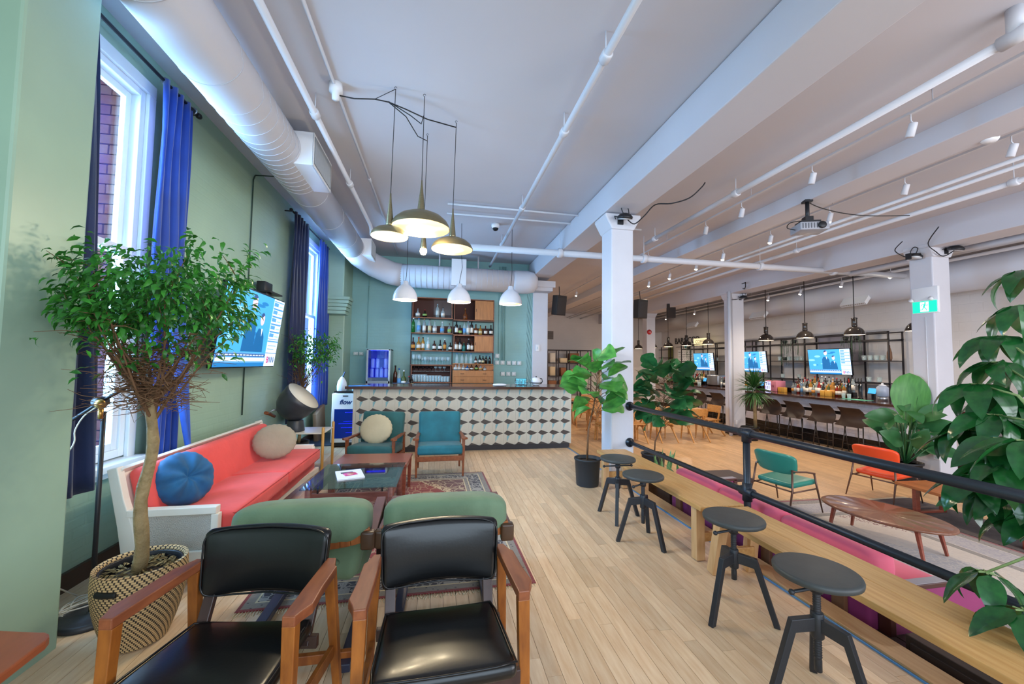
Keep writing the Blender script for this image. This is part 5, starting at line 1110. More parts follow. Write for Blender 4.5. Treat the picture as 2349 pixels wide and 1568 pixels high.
def dchair():
    t = thing('dining_chair', '', 'chair', (0, 0, 0))
    MB().box((0, 0, .44), (.44, .42, .028)).build('seat', mHon, t, bev=.006)
    MB().rbox((0, .22, .72), (.46, .022, .20), .008, 2, R=RX(-8), fn=lambda p: (p.x, p.y-.4*p.x*p.x, p.z), div=4).build('backrest', mHon, t)
    for s_ in (-1, 1):
        MB().bar((s_*.19, -.19, .43), (s_*.21, -.23, 0), .035, .035, w2=.022, h2=.022).build('leg', mHon, t); MB().bar((s_*.20, .23, .80), (s_*.20, .12, .40), .03, .03).build('back_post', mHon, t)
        MB().bar((s_*.20, .02, .42), (s_*.22, .36, 0), .035, .045, w2=.022, h2=.026).build('leg', mHon, t); MB().bar((s_*.20, -.18, .38), (s_*.20, .16, .38), .02, .04).build('side_rail', mHon, t)
    return t
for i, (x, y, a, l) in enumerate(((5.65, 9.32, 180, 'left near chair at the table by the spiky plant'), (6.5, 9.28, 178, 'right near chair at the table by the spiky plant'), (7.35, 9.85, -82, 'chair at the right end of the table by the spiky plant'), (6.0, 10.55, 0, 'left far chair at the table by the spiky plant'), (4.15, 9.35, 182, 'left near chair behind the dark fiddle leaf plant'), (4.85, 9.30, 176, 'right near chair behind the dark fiddle leaf plant'), (4.5, 10.6, 5, 'far chair behind the dark fiddle leaf plant'), (4.4, 11.7, 170, 'left near chair in the group left of the near column'), (5.15, 11.65, 195, 'right near chair in the group left of the near column'), (4.1, 12.5, 80, 'left end chair in the group left of the near column'), (5.2, 13.1, 0, 'far chair in the group left of the near column'))):
    rz = radians(a)
    if dc0 is None: dc0 = dchair(); o = dc0; o.location = (x, y, LZ); o.rotation_euler = (0, 0, rz)
    else: o = dup(dc0, (x, y, LZ), rz)
    tag(o, 'honey wooden '+l, 'chair', 'honey wooden dining chairs')
# ================= CEILING: DUCTS, PIPES, LAMPS =================
mDuct = M('duct_paint', '#c9cad2', .5, bump=.05, bs=10)
du = thing('round_duct', 'large white round duct running along the left wall and behind the bar', 'duct', (-1.67, 4, 3.74))
path = [(-1.67, -2.6, 3.74), (-1.67, 8.0, 3.74)]
b = MB(); b.tube(path, .225, 32); o = b.build('duct_run', mDuct); o.parent = du; o.matrix_parent_inverse = Matrix.Translation((-1.67, 4, 3.74)).inverted()
def ch(b, n, m, p=du, kind=None):
    o = b.build(n, m, p, kind=kind); o.matrix_parent_inverse = Matrix.Translation((-1.67, 4, 3.74)).inverted(); return o
ch(MB().tube([(-1.67, 8.0, 3.74), (-1.62, 8.55, 3.70), (-1.40, 8.98, 3.62), (-1.08, 9.25, 3.53), (-.85, 9.3, 3.50)], [.225, .235, .25, .26, .262], 32), 'elbow', mDuct)
ch(MB().tube([(-.85, 9.3, 3.50), (1.72, 9.3, 3.48)], .262, 32), 'duct_run', mDuct)
ch(MB().tube([(1.72, 9.3, 3.48), (1.80, 9.3, 3.48), (2.10, 9.27, 3.48), (2.24, 9.25, 3.48), (2.32, 9.24, 3.48), (2.34, 9.24, 3.48)], [.262, .275, .272, .235, .14, .01], 32), 'end_cap', mDuct)
b = MB()
for y in [-.4+.9*i for i in range(3)]+[2.35, 2.42, 3.1, 3.45, 3.6, 3.75, 3.9, 4.0, 4.1, 4.2, 4.3, 4.4, 4.5, 4.6, 4.7, 4.8, 4.9, 5.0, 5.4, 6.3, 7.3, 7.9]:
    c = [Vector((-1.67+.2265*cos(2*pi*k/40), y+.04*k/40, 3.74+.2265*sin(2*pi*k/40))) for k in range(40)]; b.tube(c, .0032, 4, closed=True)
for x in [-.78+.125*i for i in range(21)]:
    c = [Vector((x, 9.3+.2635*cos(2*pi*k/40), 3.49+.2635*sin(2*pi*k/40))) for k in range(40)]; b.tube(c, .004, 4, closed=True)
ch(b, 'seam_rings', M('duct_seam', '#b7bac4', .5), kind='stuff')
mGri = M('grille_grey', '#6f757b', .5); 
def grillbox(y0, y1, z0, z1, x1):
    g = ch(MB().box(((x1-1.75)/2-.0, (y0+y1)/2, (z0+z1)/2), (x1+1.75, y1-y0, z1-z0)), 'grille_box', mWhM)
    MB().box((x1+.002, (y0+y1)/2, (z0+z1)/2), (.01, y1-y0, z1-z0)).build('grille_frame', mWhM, g); MB().box((x1+.009, (y0+y1)/2, (z0+z1)/2), (.006, y1-y0-.06, z1-z0-.06)).build('grille_back', mGri, g)
    n = int((y1-y0-.08)/.022); v = MB()
    for k in range(n): v.box((x1+.014, y0+.04+k*.022, (z0+z1)/2), (.004, .005, z1-z0-.07))
    v.build('louvres', M('louvre_grey', '#b4b8bd', .5), g, kind='stuff')
grillbox(4.38, 5.08, 3.58, 3.93, -1.33); grillbox(8.05, 8.6, 3.60, 3.93, -1.32)
ch(MB().box((.435, 9.02, 3.58), (.33, .04, .60)), 'access_panel', mWhM)
for x in (.0, .9): ch(MB().tube([(x, 9.3, 3.74), (x, 9.3, 4.05)], .018, 8), 'hanger', mW)
mPip2 = M('pipe_paint', '#cfd2da', .4)
def pipe(label, pts, r, fit=(), group=None, mat=None):
    t = thing('ceiling_pipe', label, 'pipe', tuple(pts[0]), 0, group); p0 = Vector(pts[0])
    MB().tube([Vector(p)-p0 for p in pts], r, 12).build('pipe_run', mat or mPip2, t)
    d = (Vector(pts[1])-p0).normalized()
    for f in fit:
        q = d*f; MB().tube([q-d*.045, q-d*.035, q+d*.035, q+d*.045], [r*1.25, r*1.45, r*1.45, r*1.25], 12).build('coupling', mPip2, t)
        if r > .02: MB().tube([q+Vector((0, 0, r)), q+Vector((.0, 0, 4.05-p0.z))], .006, 6).build('hanger', mPip2, t)
    return t
pipe('white ceiling pipe running beside the round duct', [(-1.2, -2.6, 3.85), (-1.17, 7.0, 3.85), (-1.17, 7.1, 3.80), (-1.17, 7.14, 3.72)], .030, (5.9+.6, 8.0))
cj = pipe('thin white conduit with round junction box above the lounge', [(-.97, -2.6, 4.02), (-.96, 9.5, 4.02)], .014, (8.2,))
MB().lathe([(0, -.12), (.03, -.115), (.035, -.06), (.058, -.05), (.06, .03), (.0, .035)], (.01, 6.33, .0), 18).build('junction_box', mWhM, cj)
pipe('white ceiling pipe on brackets above the open floor left of the big beam', [(1.19, -2.6, 3.85), (1.19, 9.4, 3.85)], .030, (5.3, 6.3, 8.3, 10.2))
p4 = pipe('white ceiling pipe ending in a tee at the top right corner', [(3.88, 1.98, 3.85), (3.86, 6.9, 3.85)], .036, (2.6, 4.6))
MB().tube([(0, -.12, 0), (0, .06, 0)], .052, 16).tube([(0, -.02, 0), (0, -.02, .2)], .045, 14).tube([(0, -.02, .02), (.35, -.30, .03), (1.4, -1.5, .03)], .03, 12).build('tee', mPip2, p4)
pipe('thick white cross pipe spanning the hall below the beams', [(.3, 7.05, 3.60), (10.2, 7.05, 3.60)], .060, (1.9, 3.6, 6.2, 8.0))
pipe('left one of the two thin parallel white pipes under the hall ceiling', [(6.06, -2.5, 3.83), (6.30, 18.9, 3.83)], .024, ()); pipe('right one of the two thin parallel white pipes under the hall ceiling', [(6.20, -2.5, 3.80), (6.44, 18.9, 3.80)], .024, ())
pipe('white pipe right of the parallel pair under the hall ceiling', [(6.68, -2.5, 3.80), (7.0, 18.9, 3.80)], .034, (6.0, 9.0))
pipe('thick white pipe meeting the cross pipe beside the right column', [(8.75, 7.05, 3.58), (8.85, -2.5, 3.58)], .07, (1.2,))
pipe('dark conduit line along the right side of the big beam', [(2.78, -2.5, 4.03), (2.80, 18.9, 4.03)], .008, (), None, mBlk)
pipe('thin white pipe along the ceiling over the bar stools', [(9.0, -2.5, 3.80), (9.0, 18.9, 3.80)], .014, ()); pipe('thin white pipe crossing the ceiling near the back wall duct', [(.1, 6.15, 4.0), (3.2, 6.2, 4.0)], .016, ())
pipe('second thin white pipe crossing the ceiling near the back wall duct', [(.1, 6.55, 4.0), (3.6, 6.6, 4.0)], .016, ())
# big duct over the hall bar
hd = thing('hall_duct', 'large beige white round duct with square grilles above the hall bar', 'duct', (10.75, 8, 3.50))
MB().tube([(0, -10.8, 0), (0, 10.9, 0)], .34, 32).build('duct_run', mDuct, hd)
MB().tube([(-.36, -10.5, .29), (-.36, 10.9, .29)], .035, 8).build('edge_pipe', mPip2, hd)
for y in (5.0, 8.3, 11.4, 14.9):
    g = MB().box((-.30, y-8, -.23), (.09, .62, .34), R=RY(38)).build('grille', mWhM, hd); v = MB().box((-.345, y-8, -.265), (.012, .54, .27), R=RY(38)).build('grille_back', M('grille_dark', '#8a8078', .6), g)
    w_ = MB()
    for k in range(12): w_.box((-.355, y-8-.25+.045*k, -.272), (.008, .008, .26), R=RY(38))
    w_.build('louvres', mWhM, g, kind='stuff')
# ---- gold pendants ----
mGold = M('brushed_gold', '#8a7f62', .38, metal=.85, var=.12, vs=20, st=(1, 1, 14)); mInn = M('lamp_inner_cream', '#fff2cf', .6, emis='#ffdf98', es=.9); mBulb = M('glowing_bulb', '#fff4d8', .3, emis='#ffe3a6', es=16)
mCordB = M('black_cord', '#1a1b1e', .5)
def gold(label, x, y, z, r, hk):
    t = thing('gold_pendant', label, 'lamp', (x, y, z), 0, 'gold pendant cluster')
    if r:
        pr = [(r, 0), (r*.985, r*.08), (r*.90, r*.24), (r*.72, r*.40), (r*.46, r*.52), (r*.18, r*.58), (.034, r*.60)]
        s = MB().shell(pr, n=40, th=.004).build('shade', mGold, t); MB().lathe([(q[0]*.975, q[1]-.004) for q in pr], n=40).build('inner_shade', mInn, s); zt = r*.58
    else: zt = .04
    MB().lathe([(.036, zt), (.034, zt+.02), (.009, zt+.25), (.006, zt+.30)], n=20).build('stem_cone', mGold, t)
    MB().lathe([(0, -.045+zt*.5), (.025, -.038+zt*.5), (.038, -.01+zt*.5), (.034, .02+zt*.5), (.018, .05+zt*.5), (.016, zt)], n=18).build('bulb', mBulb, t)
    MB().tube([(0, 0, zt+.29), (hk[0]-x, hk[1]-y, 4.02-z)], .0035, 5).tube(arc((hk[0]-x, hk[1]-y, 4.03-z), .012, 0, 300, 8, 'y'), .002, 4).build('cord', mCordB, t)
    point('pendant_light', (x, y, z-.06 if r else z-.08), 30 if r > .2 else 18, (1, .84, .58), .05)
    return t
gold('large gold dome pendant in the middle of the cluster', -.178, 3.69, 2.765, .265, (-.174, 3.693)); gold('small gold dome pendant at the left of the cluster', -.445, 3.64, 2.655, .162, (-.429, 3.644))
gold('medium gold dome pendant at the right of the cluster', .122, 4.045, 2.69, .21, (.137, 4.045)); gold('bare gold pendant bulb hanging lowest behind the big dome', -.175, 4.35, 2.72, 0, (-.162, 4.349))
tag(MB().tube([(-.95, 3.73, 3.95), (-.8, 3.72, 3.93), (-.62, 3.72, 3.95), (-.5, 3.73, 3.945), (-.35, 3.78, 3.93), (-.15, 3.85, 3.9), (.137, 4.045, 3.97)], .006, 6).tube([(-.5, 3.73, 3.945), (-.35, 3.85, 3.90), (-.25, 4.1, 3.86), (-.162, 4.349, 3.96)], .005, 5).tube([(-.5, 3.73, 3.95), (-.3, 3.76, 3.86), (-.2, 3.74, 3.78), (-.176, 3.70, 3.84)], .005, 5).tube([(-.62, 3.72, 3.95), (-.5, 3.68, 4.0), (-.429, 3.644, 4.02)], .003, 4).build('pendant_wires', mCordB), 'black wires fanning from the junction box to the gold pendants', 'wire')
# ---- white pendants over the tiled bar ----
mWIn = M('lamp_inner_peach', '#ffe0c4', .6, emis='#ffc79a', es=.9)
for i, x in enumerate((-.565, .352, 1.27)):
    t = thing('white_pendant', '%s white dome pendant over the tiled bar' % ['leftmost', 'middle', 'rightmost'][i], 'lamp', (x, 7.0, 2.595), 0, 'white pendants over the tiled bar')
    pr = [(.205, 0), (.203, .05), (.185, .12), (.145, .19), (.09, .245), (.055, .27), (.045, .32), (.03, .33), (.0, .332)]
    s = MB().shell(pr[:-1], n=36, th=.005).build('shade', M('glossy_white_lamp', '#d9dce6', .18), t); MB().lathe([(.2, .012), (.175, .12), (.12, .19), (.02, .24)], n=32).build('inner_shade', mWIn, s)
    MB().lathe([(0, .03), (.028, .04), (.03, .08), (.015, .12)], n=14).build('bulb', mBulb, t)
    MB().tube([(0, 0, .33), (.01, 0, .42), (.045 if i == 1 else .02, 0, .62), (.03 if i == 1 else .015, .02, .8), (.02, .04, 1.42)], .0045, 6).build('cord', mCordB, t)
    point('pendant_light', (x, 7.0, 2.56), 12, (1, .78, .58), .06)
# ---- black pendants over the hall bar ----
mBlkG = M('glossy_black_lamp', '#2a2624', .15, coat=.5); mRim = M('lamp_inner_warm', '#fff0d8', .5, emis='#ffdcb0', es=5); bp0 = None
wh = ['beside the exit sign column', 'right of the nearest television', 'above the nearest television', 'just right of the wide hall column', 'behind the wide hall column', 'in front of the lit sign', 'left of the lit sign', 'left of the wall lettering', 'two left of the wall lettering', 'the farthest one']
for i, y in enumerate((6.42, 7.68, 8.96, 10.24, 11.5, 12.81, 14.1, 15.36, 16.6, 17.9)):
    if bp0 is None:
        t = thing('black_pendant', '', 'lamp', (9.6, y, 2.31)); bp0 = t
        pr = [(.205, 0), (.2, .04), (.175, .10), (.13, .155), (.08, .185), (.055, .19)]
        s = MB().shell(pr, n=28, th=.004).build('shade', mBlkG, t); MB().lathe([(.2, .006), (.19, .03), (.1, .12), (.0, .14)], n=24).build('inner_shade', mRim, s)
        MB().lathe([(.055, .185), (.056, .21), (.062, .22), (.056, .235), (.056, .37), (.064, .38), (.06, .40), (.03, .41), (.0, .42)], n=18).build('neck', mBlkG, t); MB().tube([(0, 0, .41), (0, 0, 1.73)], .009, 8).build('rod', mBlk, t)
    else: t = dup(bp0, (9.6, y, 2.31))
    tag(t, 'black dome pendant on a rod, '+wh[i], 'lamp', 'black pendants over the hall bar')
    if i % 2 == 0: point('pendant_light', (9.6, y, 2.24), 26, WARM, .08)
# ---- track lights ----
mTrk = M('track_white', '#c6c6cc', .4); mHot = M('spot_lens_lit', '#fff6e0', .3, emis='#fff0d0', es=60)
for j, (x, n_) in enumerate(((4.30, 'left'), (5.68, 'middle'), (9.9, 'right'))):
    t = thing('light_track', 'long white lighting track, the %s one under the hall ceiling' % n_, 'track', (x, 8, 3.93 if j < 2 else 3.8)); MB().box((0, 0, 0), (.035, 21, .025)).build('track_rail', mTrk, t)
    for k in range(10): MB().tube([(0, -9.5+2.1*k, .01), (0, -9.5+2.1*k, .12 if j < 2 else .25)], .005, 5).build('hanger', mTrk, t)
tl = {}
def track(i, x, y, z, lit, tilt, label):
    t = thing('track_spotlight', label, 'spotlight', (x, y, z), 0, 'white track spotlights')
    if not tl: tl['b'] = MB().lathe([(0, .075), (.03, .07), (.032, .06), (.034, -.05), (.028, -.055)], n=16, R=RX(18)).mesh('head', mTrk); tl['l'] = MB().lathe([(.03, -.05), (.028, -.065), (.015, -.078), (0, -.08)], n=14, R=RX(18)).mesh('lens', mHot); tl['o'] = MB().lathe([(0, -.054), (.028, -.0545)], n=14, R=RX(18)).mesh('lens', mSteel); tl['a'] = MB().tube([(0, 0, .17), (.0, .0, .10), (.04, 0, .07), (.04, 0, 0)], .006, 6).mesh('arm', mTrk)
    for n_, me in (('head', tl['b']), ('lens', tl['l'] if lit else tl['o']), ('arm', tl['a'])): o = bpy.data.objects.new(n_, me); COL.objects.link(o); o.parent = t
for i, y in enumerate((2.87, 3.87, 4.98, 5.77, 7.6, 8.8)): track(i, 4.30, y, 3.76, False, 0, 'unlit white track spotlight, %s from us on the left track' % ORD[i])
for i, y in enumerate((2.94, 3.88, 4.85, 5.92, 7.1, 7.95, 9.0, 10.0)):
    track(i, 5.68, y, 3.76, i > 1, 0, '%s white track spotlight, %s from us on the middle track' % ('lit' if i > 1 else 'unlit', ORD[i]))
for i, y in enumerate((7.1, 8.2, 9.35, 10.45, 12.0, 14.0, 16.0)): track(i, 9.9, y, 3.62, True, 0, 'lit white track spotlight, %s from us on the right track' % ORD[i])
for i, y in enumerate((12.0, 13.4, 15.5)): track(i, 4.30, y, 3.76, True, 0, 'lit white track spotlight far away on the left track, %s from us' % ORD[i])
for (x, y) in ((5.68, 4.9), (5.68, 7.6), (5.68, 10), (4.3, 13), (9.0, 8.2), (9.0, 12), (9.0, 16), (5.68, 16)): spot('track_beam', (x, y, 3.50), (radians(0), 0, 0), 150, WARM, 140, .8, .04)
# ---- projector, flood lamps, speakers, detectors, exit sign ----
pj = thing('projector', 'grey ceiling projector hanging on a black pole in the hall', 'projector', (5.02, 4.58, 3.46), radians(-20))
MB().rbox((0, 0, 0), (.36, .28, .11), .015, 3).build('body', M('projector_grey', '#9a9da6', .4), pj); MB().lathe([(.045, 0), (.05, .02), (.035, .03)], (.08, -.14, .0), 16, R=RX(90)).build('lens', mBlk, pj)
MB().box((-.02, 0, .075), (.24, .18, .03)).box((-.02, 0, .13), (.10, .10, .06)).tube([(-.02, 0, .1), (-.02, 0, .38)], .025, 10).box((-.02, 0, .38), (.10, .10, .03)).build('mount', mBlk, pj)
for k in range(7): MB().box((-.15+.035*k, -.142, 0), (.01, .006, .07)).build('vent_slat', M('vent_slat_dark', '#55585f', .5), pj)
MB().tube(smt([(-.05, .02, .12), (-.22, .02, .10), (-.28, 0, .02), (-.2, -.05, -.03)]), .006, 5).tube(smt([(-.02, 0, .38), (.25, .2, .36), (.6, .3, .3), (1.0, .4, .28), (1.5, .4, .26)]), .007, 5).build('cables', mBlk, pj)
def flood(label, x, y, z, rz, cab):
    t = thing('flood_lamp', label, 'lamp', (x, y, z), radians(rz), 'small black flood lamps on the columns')
    MB().lathe([(.10, -.02), (.105, .01), (.07, .045), (.03, .06), (0, .062)], n=20, R=RX(14)).build('head', mBlk, t); MB().lathe([(.0, -.021), (.095, -.0205)], n=20, R=RX(14)).build('lens', M('frosted_lens', '#c9cdd2', .3), t)
    MB().tube([(-.1, .0, .0), (-.12, .06, .03), (-.08, .12, .02)], .008, 6).box((0, .13, .0), (.08, .02, .10)).build('bracket', mBlk, t)
    MB().tube(smt([(-.02, 0, .05), (-.05, 0, .13), (0, 0, .17), (.05, 0, .12), (.06, 0, .03)]), .007, 6).tube(smt(cab), .008, 6).build('cable', mBlk, t)
flood('black flood lamp on the near white column', 2.45, 4.93, 3.53, 0, [(.06, .05, 0), (.16, .04, -.06), (.26, -.05, .03), (.36, -.15, .15), (.5, -.3, .12), (.62, -.5, .12), (.72, -.6, .22), (.76, -.62, .28)])
flood('black flood lamp on the left of the exit sign column', 7.98, 5.35, 3.45, 90, [(.06, .05, 0), (.1, .15, .05), (.15, .2, .15), (.0, .25, .25)])
flood('black flood lamp on the front of the exit sign column', 8.35, 5.02, 3.52, 0, [(.06, .05, 0), (-.1, .1, -.1), (-.3, .08, -.04), (-.42, .1, .1), (-.5, -.1, .3)])
flood('black flood lamp on the wide hall column', 8.35, 9.65, 3.45, 0, [(.06, .05, 0), (-.2, .08, -.05), (-.4, .1, -.05), (-.42, .1, .05)])
tag(MB().tube([(8.0, 9.3, 3.75), (7.85, 9.0, 3.72), (7.85, 9.0, 3.62), (7.95, 9.15, 3.58), (8.02, 9.3, 3.63)], .012, 6).build('loose_cable', mBlk), 'loose black cable loop on the beam near the wide hall column', 'cable')
def pa(label, x, y, z, rz, tilt):
    t = thing('wall_speaker', label, 'speaker', (x, y, z), 0, 'black hanging speakers', (radians(tilt), 0, radians(rz)))
    b = MB(); b.prism([(-.15, -.13), (.15, -.13), (.11, .14), (-.11, .14)], -.25, .25); b.build('cabinet', M('speaker_black', '#26211f', .6, bump=.2, bs=80), t, bev=.012)
    MB().rbox((0, -.135, -.02), (.26, .012, .42), .02, 2).build('grille', M('speaker_grille', '#383230', .7, bump=.6, bs=200), t); MB().tube([(0, 0, .25), (0, .02, .34), (.0, .05, .48)], .01, 6).build('bracket', mBlk, t)
pa('black speaker hanging right of the tiled bar end column', 3.02, 9.75, 3.03, 20, 8); pa('black speaker hanging just right of the near white column', 5.3, 9.8, 3.03, 10, 4); pa('black speaker hanging left of the row of black pendants', 8.1, 12.8, 3.46, -20, 4)
rd = thing('alarm_bell', 'round red fire alarm on the far hall column', 'alarm', (8.2, 14.43, 2.83)); MB().lathe([(.10, 0), (.10, .02), (.07, .05), (.0, .06)], n=20, R=RX(90)).build('bell', M('alarm_red', '#b5262a', .35), rd); MB().lathe([(.025, .06), (.02, .07), (0, .071)], n=12, R=RX(90)).build('centre', mWhM, rd)
dc = thing('dome_camera', 'white dome camera with dark lens above the tiled bar', 'camera', (.98, 7.03, 4.0)); MB().lathe([(.075, .05), (.075, .0), (.06, -.025), (.058, -.03)], n=22).build('housing', mWhM, dc); MB().lathe([(.056, -.028), (.045, -.06), (.02, -.075), (0, -.078)], n=20).build('dome', mTVb, dc)
for i, (x, y, z) in enumerate(((9.5, 9.2, 3.98), (9.5, 11.2, 3.98))): t = thing('dome_camera', ['small dome camera on the ceiling left of the nearest television', 'small dome camera on the ceiling right of the wide column'][i], 'camera', (x, y, z)); MB().lathe([(.09, .06), (.09, 0), (.07, -.03)], n=20).build('housing', mWhM, t); MB().lathe([(.065, -.03), (.04, -.07), (0, -.08)], n=16).build('dome', mTVb, t)
sd = thing('smoke_detector', 'round white smoke detector on the ceiling at the upper right', 'detector', (5.41, 2.95, 3.9)); MB().lathe([(.09, .04), (.095, .0), (.07, -.01), (.065, -.05), (.05, -.07), (0, -.072)], n=24).build('housing', mWhM, sd); MB().lathe([(.066, -.02), (.066, -.04)], n=24).build('vent_ring', M('vent_slat_dark', '#55585f', .5), sd)
# exit sign on the left face of the right column
ex = thing('exit_sign', 'green running man exit sign with emergency lamps on the hall column', 'sign', (8.085, 5.30, 2.64), 0, None, (0, 0, radians(-90)))
MB().rbox((0, .02, .06), (.37, .05, .44), .006, 2).build('housing', mWhM, ex)
mEx = M('exit_green', '#18cfa0', .4, emis='#10d8a8', es=.95); mExW = M('exit_white', '#eafff8', .4, emis='#eafff8', es=1.0)
e = MB(); e.box((0, -.008, -.05), (.34, .006, .19)); e.build('green_panel', mEx, ex)
MB().box((.0, -.0115, -.05), (.12, .002, .165)).build('door_pictogram', mExW, ex)
b = MB(); y = -.0135
b.lathe([(0, -.001), (.013, 0)], (.012, y, .012), 12, R=RX(90)); b.bar((.008, y, -.005), (-.008, y, -.055), .001, .024, (1, 0, 0)); b.bar((-.006, y, -.055), (.022, y, -.085), .001, .012, (1, 0, 0)); b.bar((.022, y, -.085), (.032, y, -.115), .001, .010, (1, 0, 0)); b.bar((-.008, y, -.055), (-.028, y, -.095), .001, .012, (1, 0, 0)); b.bar((-.028, y, -.095), (-.062, y, -.10), .001, .010, (0, 0, 1)); b.bar((.004, y, -.008), (-.032, y, -.012), .001, .009, (0, 0, 1)); b.bar((-.032, y, -.012), (-.048, y, -.035), .001, .009, (1, 0, 0)); b.bar((.006, y, -.01), (.03, y, -.03), .001, .009, (1, 0, 0)); b.bar((.03, y, -.03), (.056, y, -.022), .001, .009, (0, 0, 1))
b.build('running_man', mEx, ex)
for s_ in (-1, 1): MB().lathe([(.02, -.03), (.032, .03), (0, .031)], (s_*.11+(-.06 if s_ < 0 else 0), -.03, .07), 14, R=RX(60)).build('emergency_lamp', mWhM, ex)
tag(MB().tube([(8.09, 5.30, 2.42), (8.09, 5.30, .3)], .007, 6).build('conduit', mPip2), 'thin white conduit below the exit sign', 'pipe')
t = thing('wall_socket', 'white double socket low on the exit sign column', 'socket', (8.09, 5.22, .12)); MB().rbox((0, 0, 0), (.03, .08, .12), .004, 2).build('plate', mWhM, t)
MB().box((-.016, 0, .03), (.004, .04, .03)).box((-.016, 0, -.03), (.004, .04, .03)).build('outlet', mSw, t)
t = thing('wall_socket', 'white double socket low on the wide hall column', 'socket', (8.13, 9.75, .0), radians(-90)); MB().rbox((0, 0, 0), (.08, .03, .12), .004, 2).build('plate', mWhM, t)
tag(MB().tube([(7.97, 9.75, LZ), (7.97, 9.75, 3.62)], .05, 12).tube([(8.04, 9.74, 0), (8.04, 9.74, 3.6)], .008, 6).build('standpipe', mPip2), 'thick white vertical standpipe on the wide hall column', 'pipe')
tag(MB().tube([(11.47, 5.6, .3), (11.47, 5.6, 3.4)], .02, 8).tube([(11.47, 5.75, 1.0), (11.47, 5.75, 3.4)], .012, 8).build('wall_conduit', mPip2), 'two grey vertical conduits on the wall right of the exit sign column', 'pipe')
# ================= PLANTS =================
def leafgrid(L_, Wd, nseg=6, fold=.15, droop=.5, wave=0, shape='oval', rr=random, ncol=4):
    V = []; 
    for i in range(nseg+1):
        f = i/nseg
        if shape == 'oval': w = sin(pi*min(1, max(0, f))**.85)**.8
        elif shape == 'fiddle': w = (sin(pi*f**1.25)**.7)*(1-.28*math.exp(-((f-.42)/.12)**2)) if 0 < f < 1 else 0
        elif shape == 'paddle': w = sin(pi*f**1.2)**.55 if 0 < f < 1 else 0
        elif shape == 'lance': w = sin(pi*f**.7)**.9 if 0 < f < 1 else 0
        elif shape == 'point': w = (sin(pi*f**.75)**.75)*(1-.3*f) if 0 < f < 1 else 0
        else: w = 1-f
        a = droop*f; x = L_*f*(1-.25*droop*f*f); z = -L_*droop*.5*f*f
        for j in range(ncol+1):
            t = -1+2*j/ncol; V.append(Vector((x, t*w*Wd/2, z+abs(t)*w*Wd*fold+wave*sin(f*9+t*2)*abs(t)*w)))
    F = []
    for i in range(nseg):
        for j in range(ncol): a = i*(ncol+1)+j; F.append((a, a+1, a+ncol+2, a+ncol+1))
    return V, F
def orient(d, up=Vector((0, 0, 1)), roll=0):
    d = Vector(d).normalized(); y = up.cross(d)
    if y.length < 1e-3: y = Vector((0, 1, 0))
    y.normalize(); z = d.cross(y); R = Matrix((d, y, z)).transposed()
    return R @ Matrix.Rotation(roll, 3, 'X')
def place(V, R, p): return [R @ v+p for v in V]
mLf = M('ficus_leaf', '#235c28', .34, col2='#44922f', vs=4, rnd=.4, tr=.3); mBark = M('grey_brown_bark', '#a08a62', .7, col2='#7d6a48', vs=14, bump=.6, bs=30); mTwig = M('brown_twig', '#6b4d34', .7)
mSoil = M('potting_soil', '#3a2c22', .95, var=.4, vs=30, bump=1, bs=40)
# --- woven basket planter ---
mBas = bpy.data.materials.new('woven_basket'); mBas.use_nodes = True
nt = mBas.node_tree; N = nt.nodes; L = nt.links; tc = N.new('ShaderNodeTexCoord'); sp_ = N.new('ShaderNodeSeparateXYZ'); L.new(tc.outputs['Object'], sp_.inputs[0])
def mt(op, a, c=None):
    n_ = N.new('ShaderNodeMath'); n_.operation = op
    for i, v in enumerate((a, c)):
        if v is None: continue
        if isinstance(v, (int, float)): n_.inputs[i].default_value = v
        else: L.new(v, n_.inputs[i])
    return n_.outputs[0]
ang = mt('MULTIPLY', mt('ARCTAN2', sp_.outputs[1], sp_.outputs[0]), 46/(2*pi)); zz = mt('MULTIPLY', sp_.outputs[2], 1/.0125); row_ = mt('FLOOR', zz)
ph = mt('FRACT', mt('ADD', ang, mt('MULTIPLY', row_, .34))); dk = mt('LESS_THAN', ph, .30); ed = mt('LESS_THAN', mt('FRACT', zz), .16); f = mt('MAXIMUM', dk, ed)
mx = N.new('ShaderNodeMix'); mx.data_type = 'RGBA'; L.new(f, mx.inputs[0]); mx.inputs[6].default_value = lin('#cfae7c'); mx.inputs[7].default_value = lin('#33291f'); L.new(mx.outputs[2], N['Principled BSDF'].inputs['Base Color']); N['Principled BSDF'].inputs['Roughness'].default_value = .75
bp = N.new('ShaderNodeBump'); bp.inputs['Strength'].default_value = .7; bp.inputs['Distance'].default_value = .006; L.new(mt('SUBTRACT', 1, f), bp.inputs['Height']); L.new(bp.outputs[0], N['Principled BSDF'].inputs['Normal'])
bk_ = thing('woven_planter', 'cream and black woven basket planter on the floor by the pilaster', 'planter', (-1.59, 2.62, 0)); bk_.scale = (.88, .88, .92)
pr = [(.0, .004), (.13, .004)]; n = 36
for i in range(n+1):
    z = .008+.442*i/n; f = i/n; r = .140+.088*sin(pi*min(1, f*.58+.02))**.9; pr.append((r+.0022*sin(i*pi), z)); pr.append((r+.004, z+.006))
pr += [(.228, .455), (.215, .458), (.205, .44), (.20, .33), (0, .33)]
MB().lathe(pr, n=72).build('basket', mBas, bk_)
MB().shell([(.192, .34), (.198, .43), (.203, .435)], n=48, th=.006).build('inner_pot', mBlk, bk_); MB().lathe([(0, .395), (.1, .39), (.196, .375)], n=40).build('soil', mSoil, bk_)
for a in (-100, 80):
    R = RZ(a); h = MB(); 
    pts = [R @ Vector((.228*cos(q), .228*sin(q), .372)) for q in [-.26+.052*k for k in range(11)]]
    h.tube(pts, .017, 8); h.build('handle', M('black_rubber', '#141414', .6), bk_)
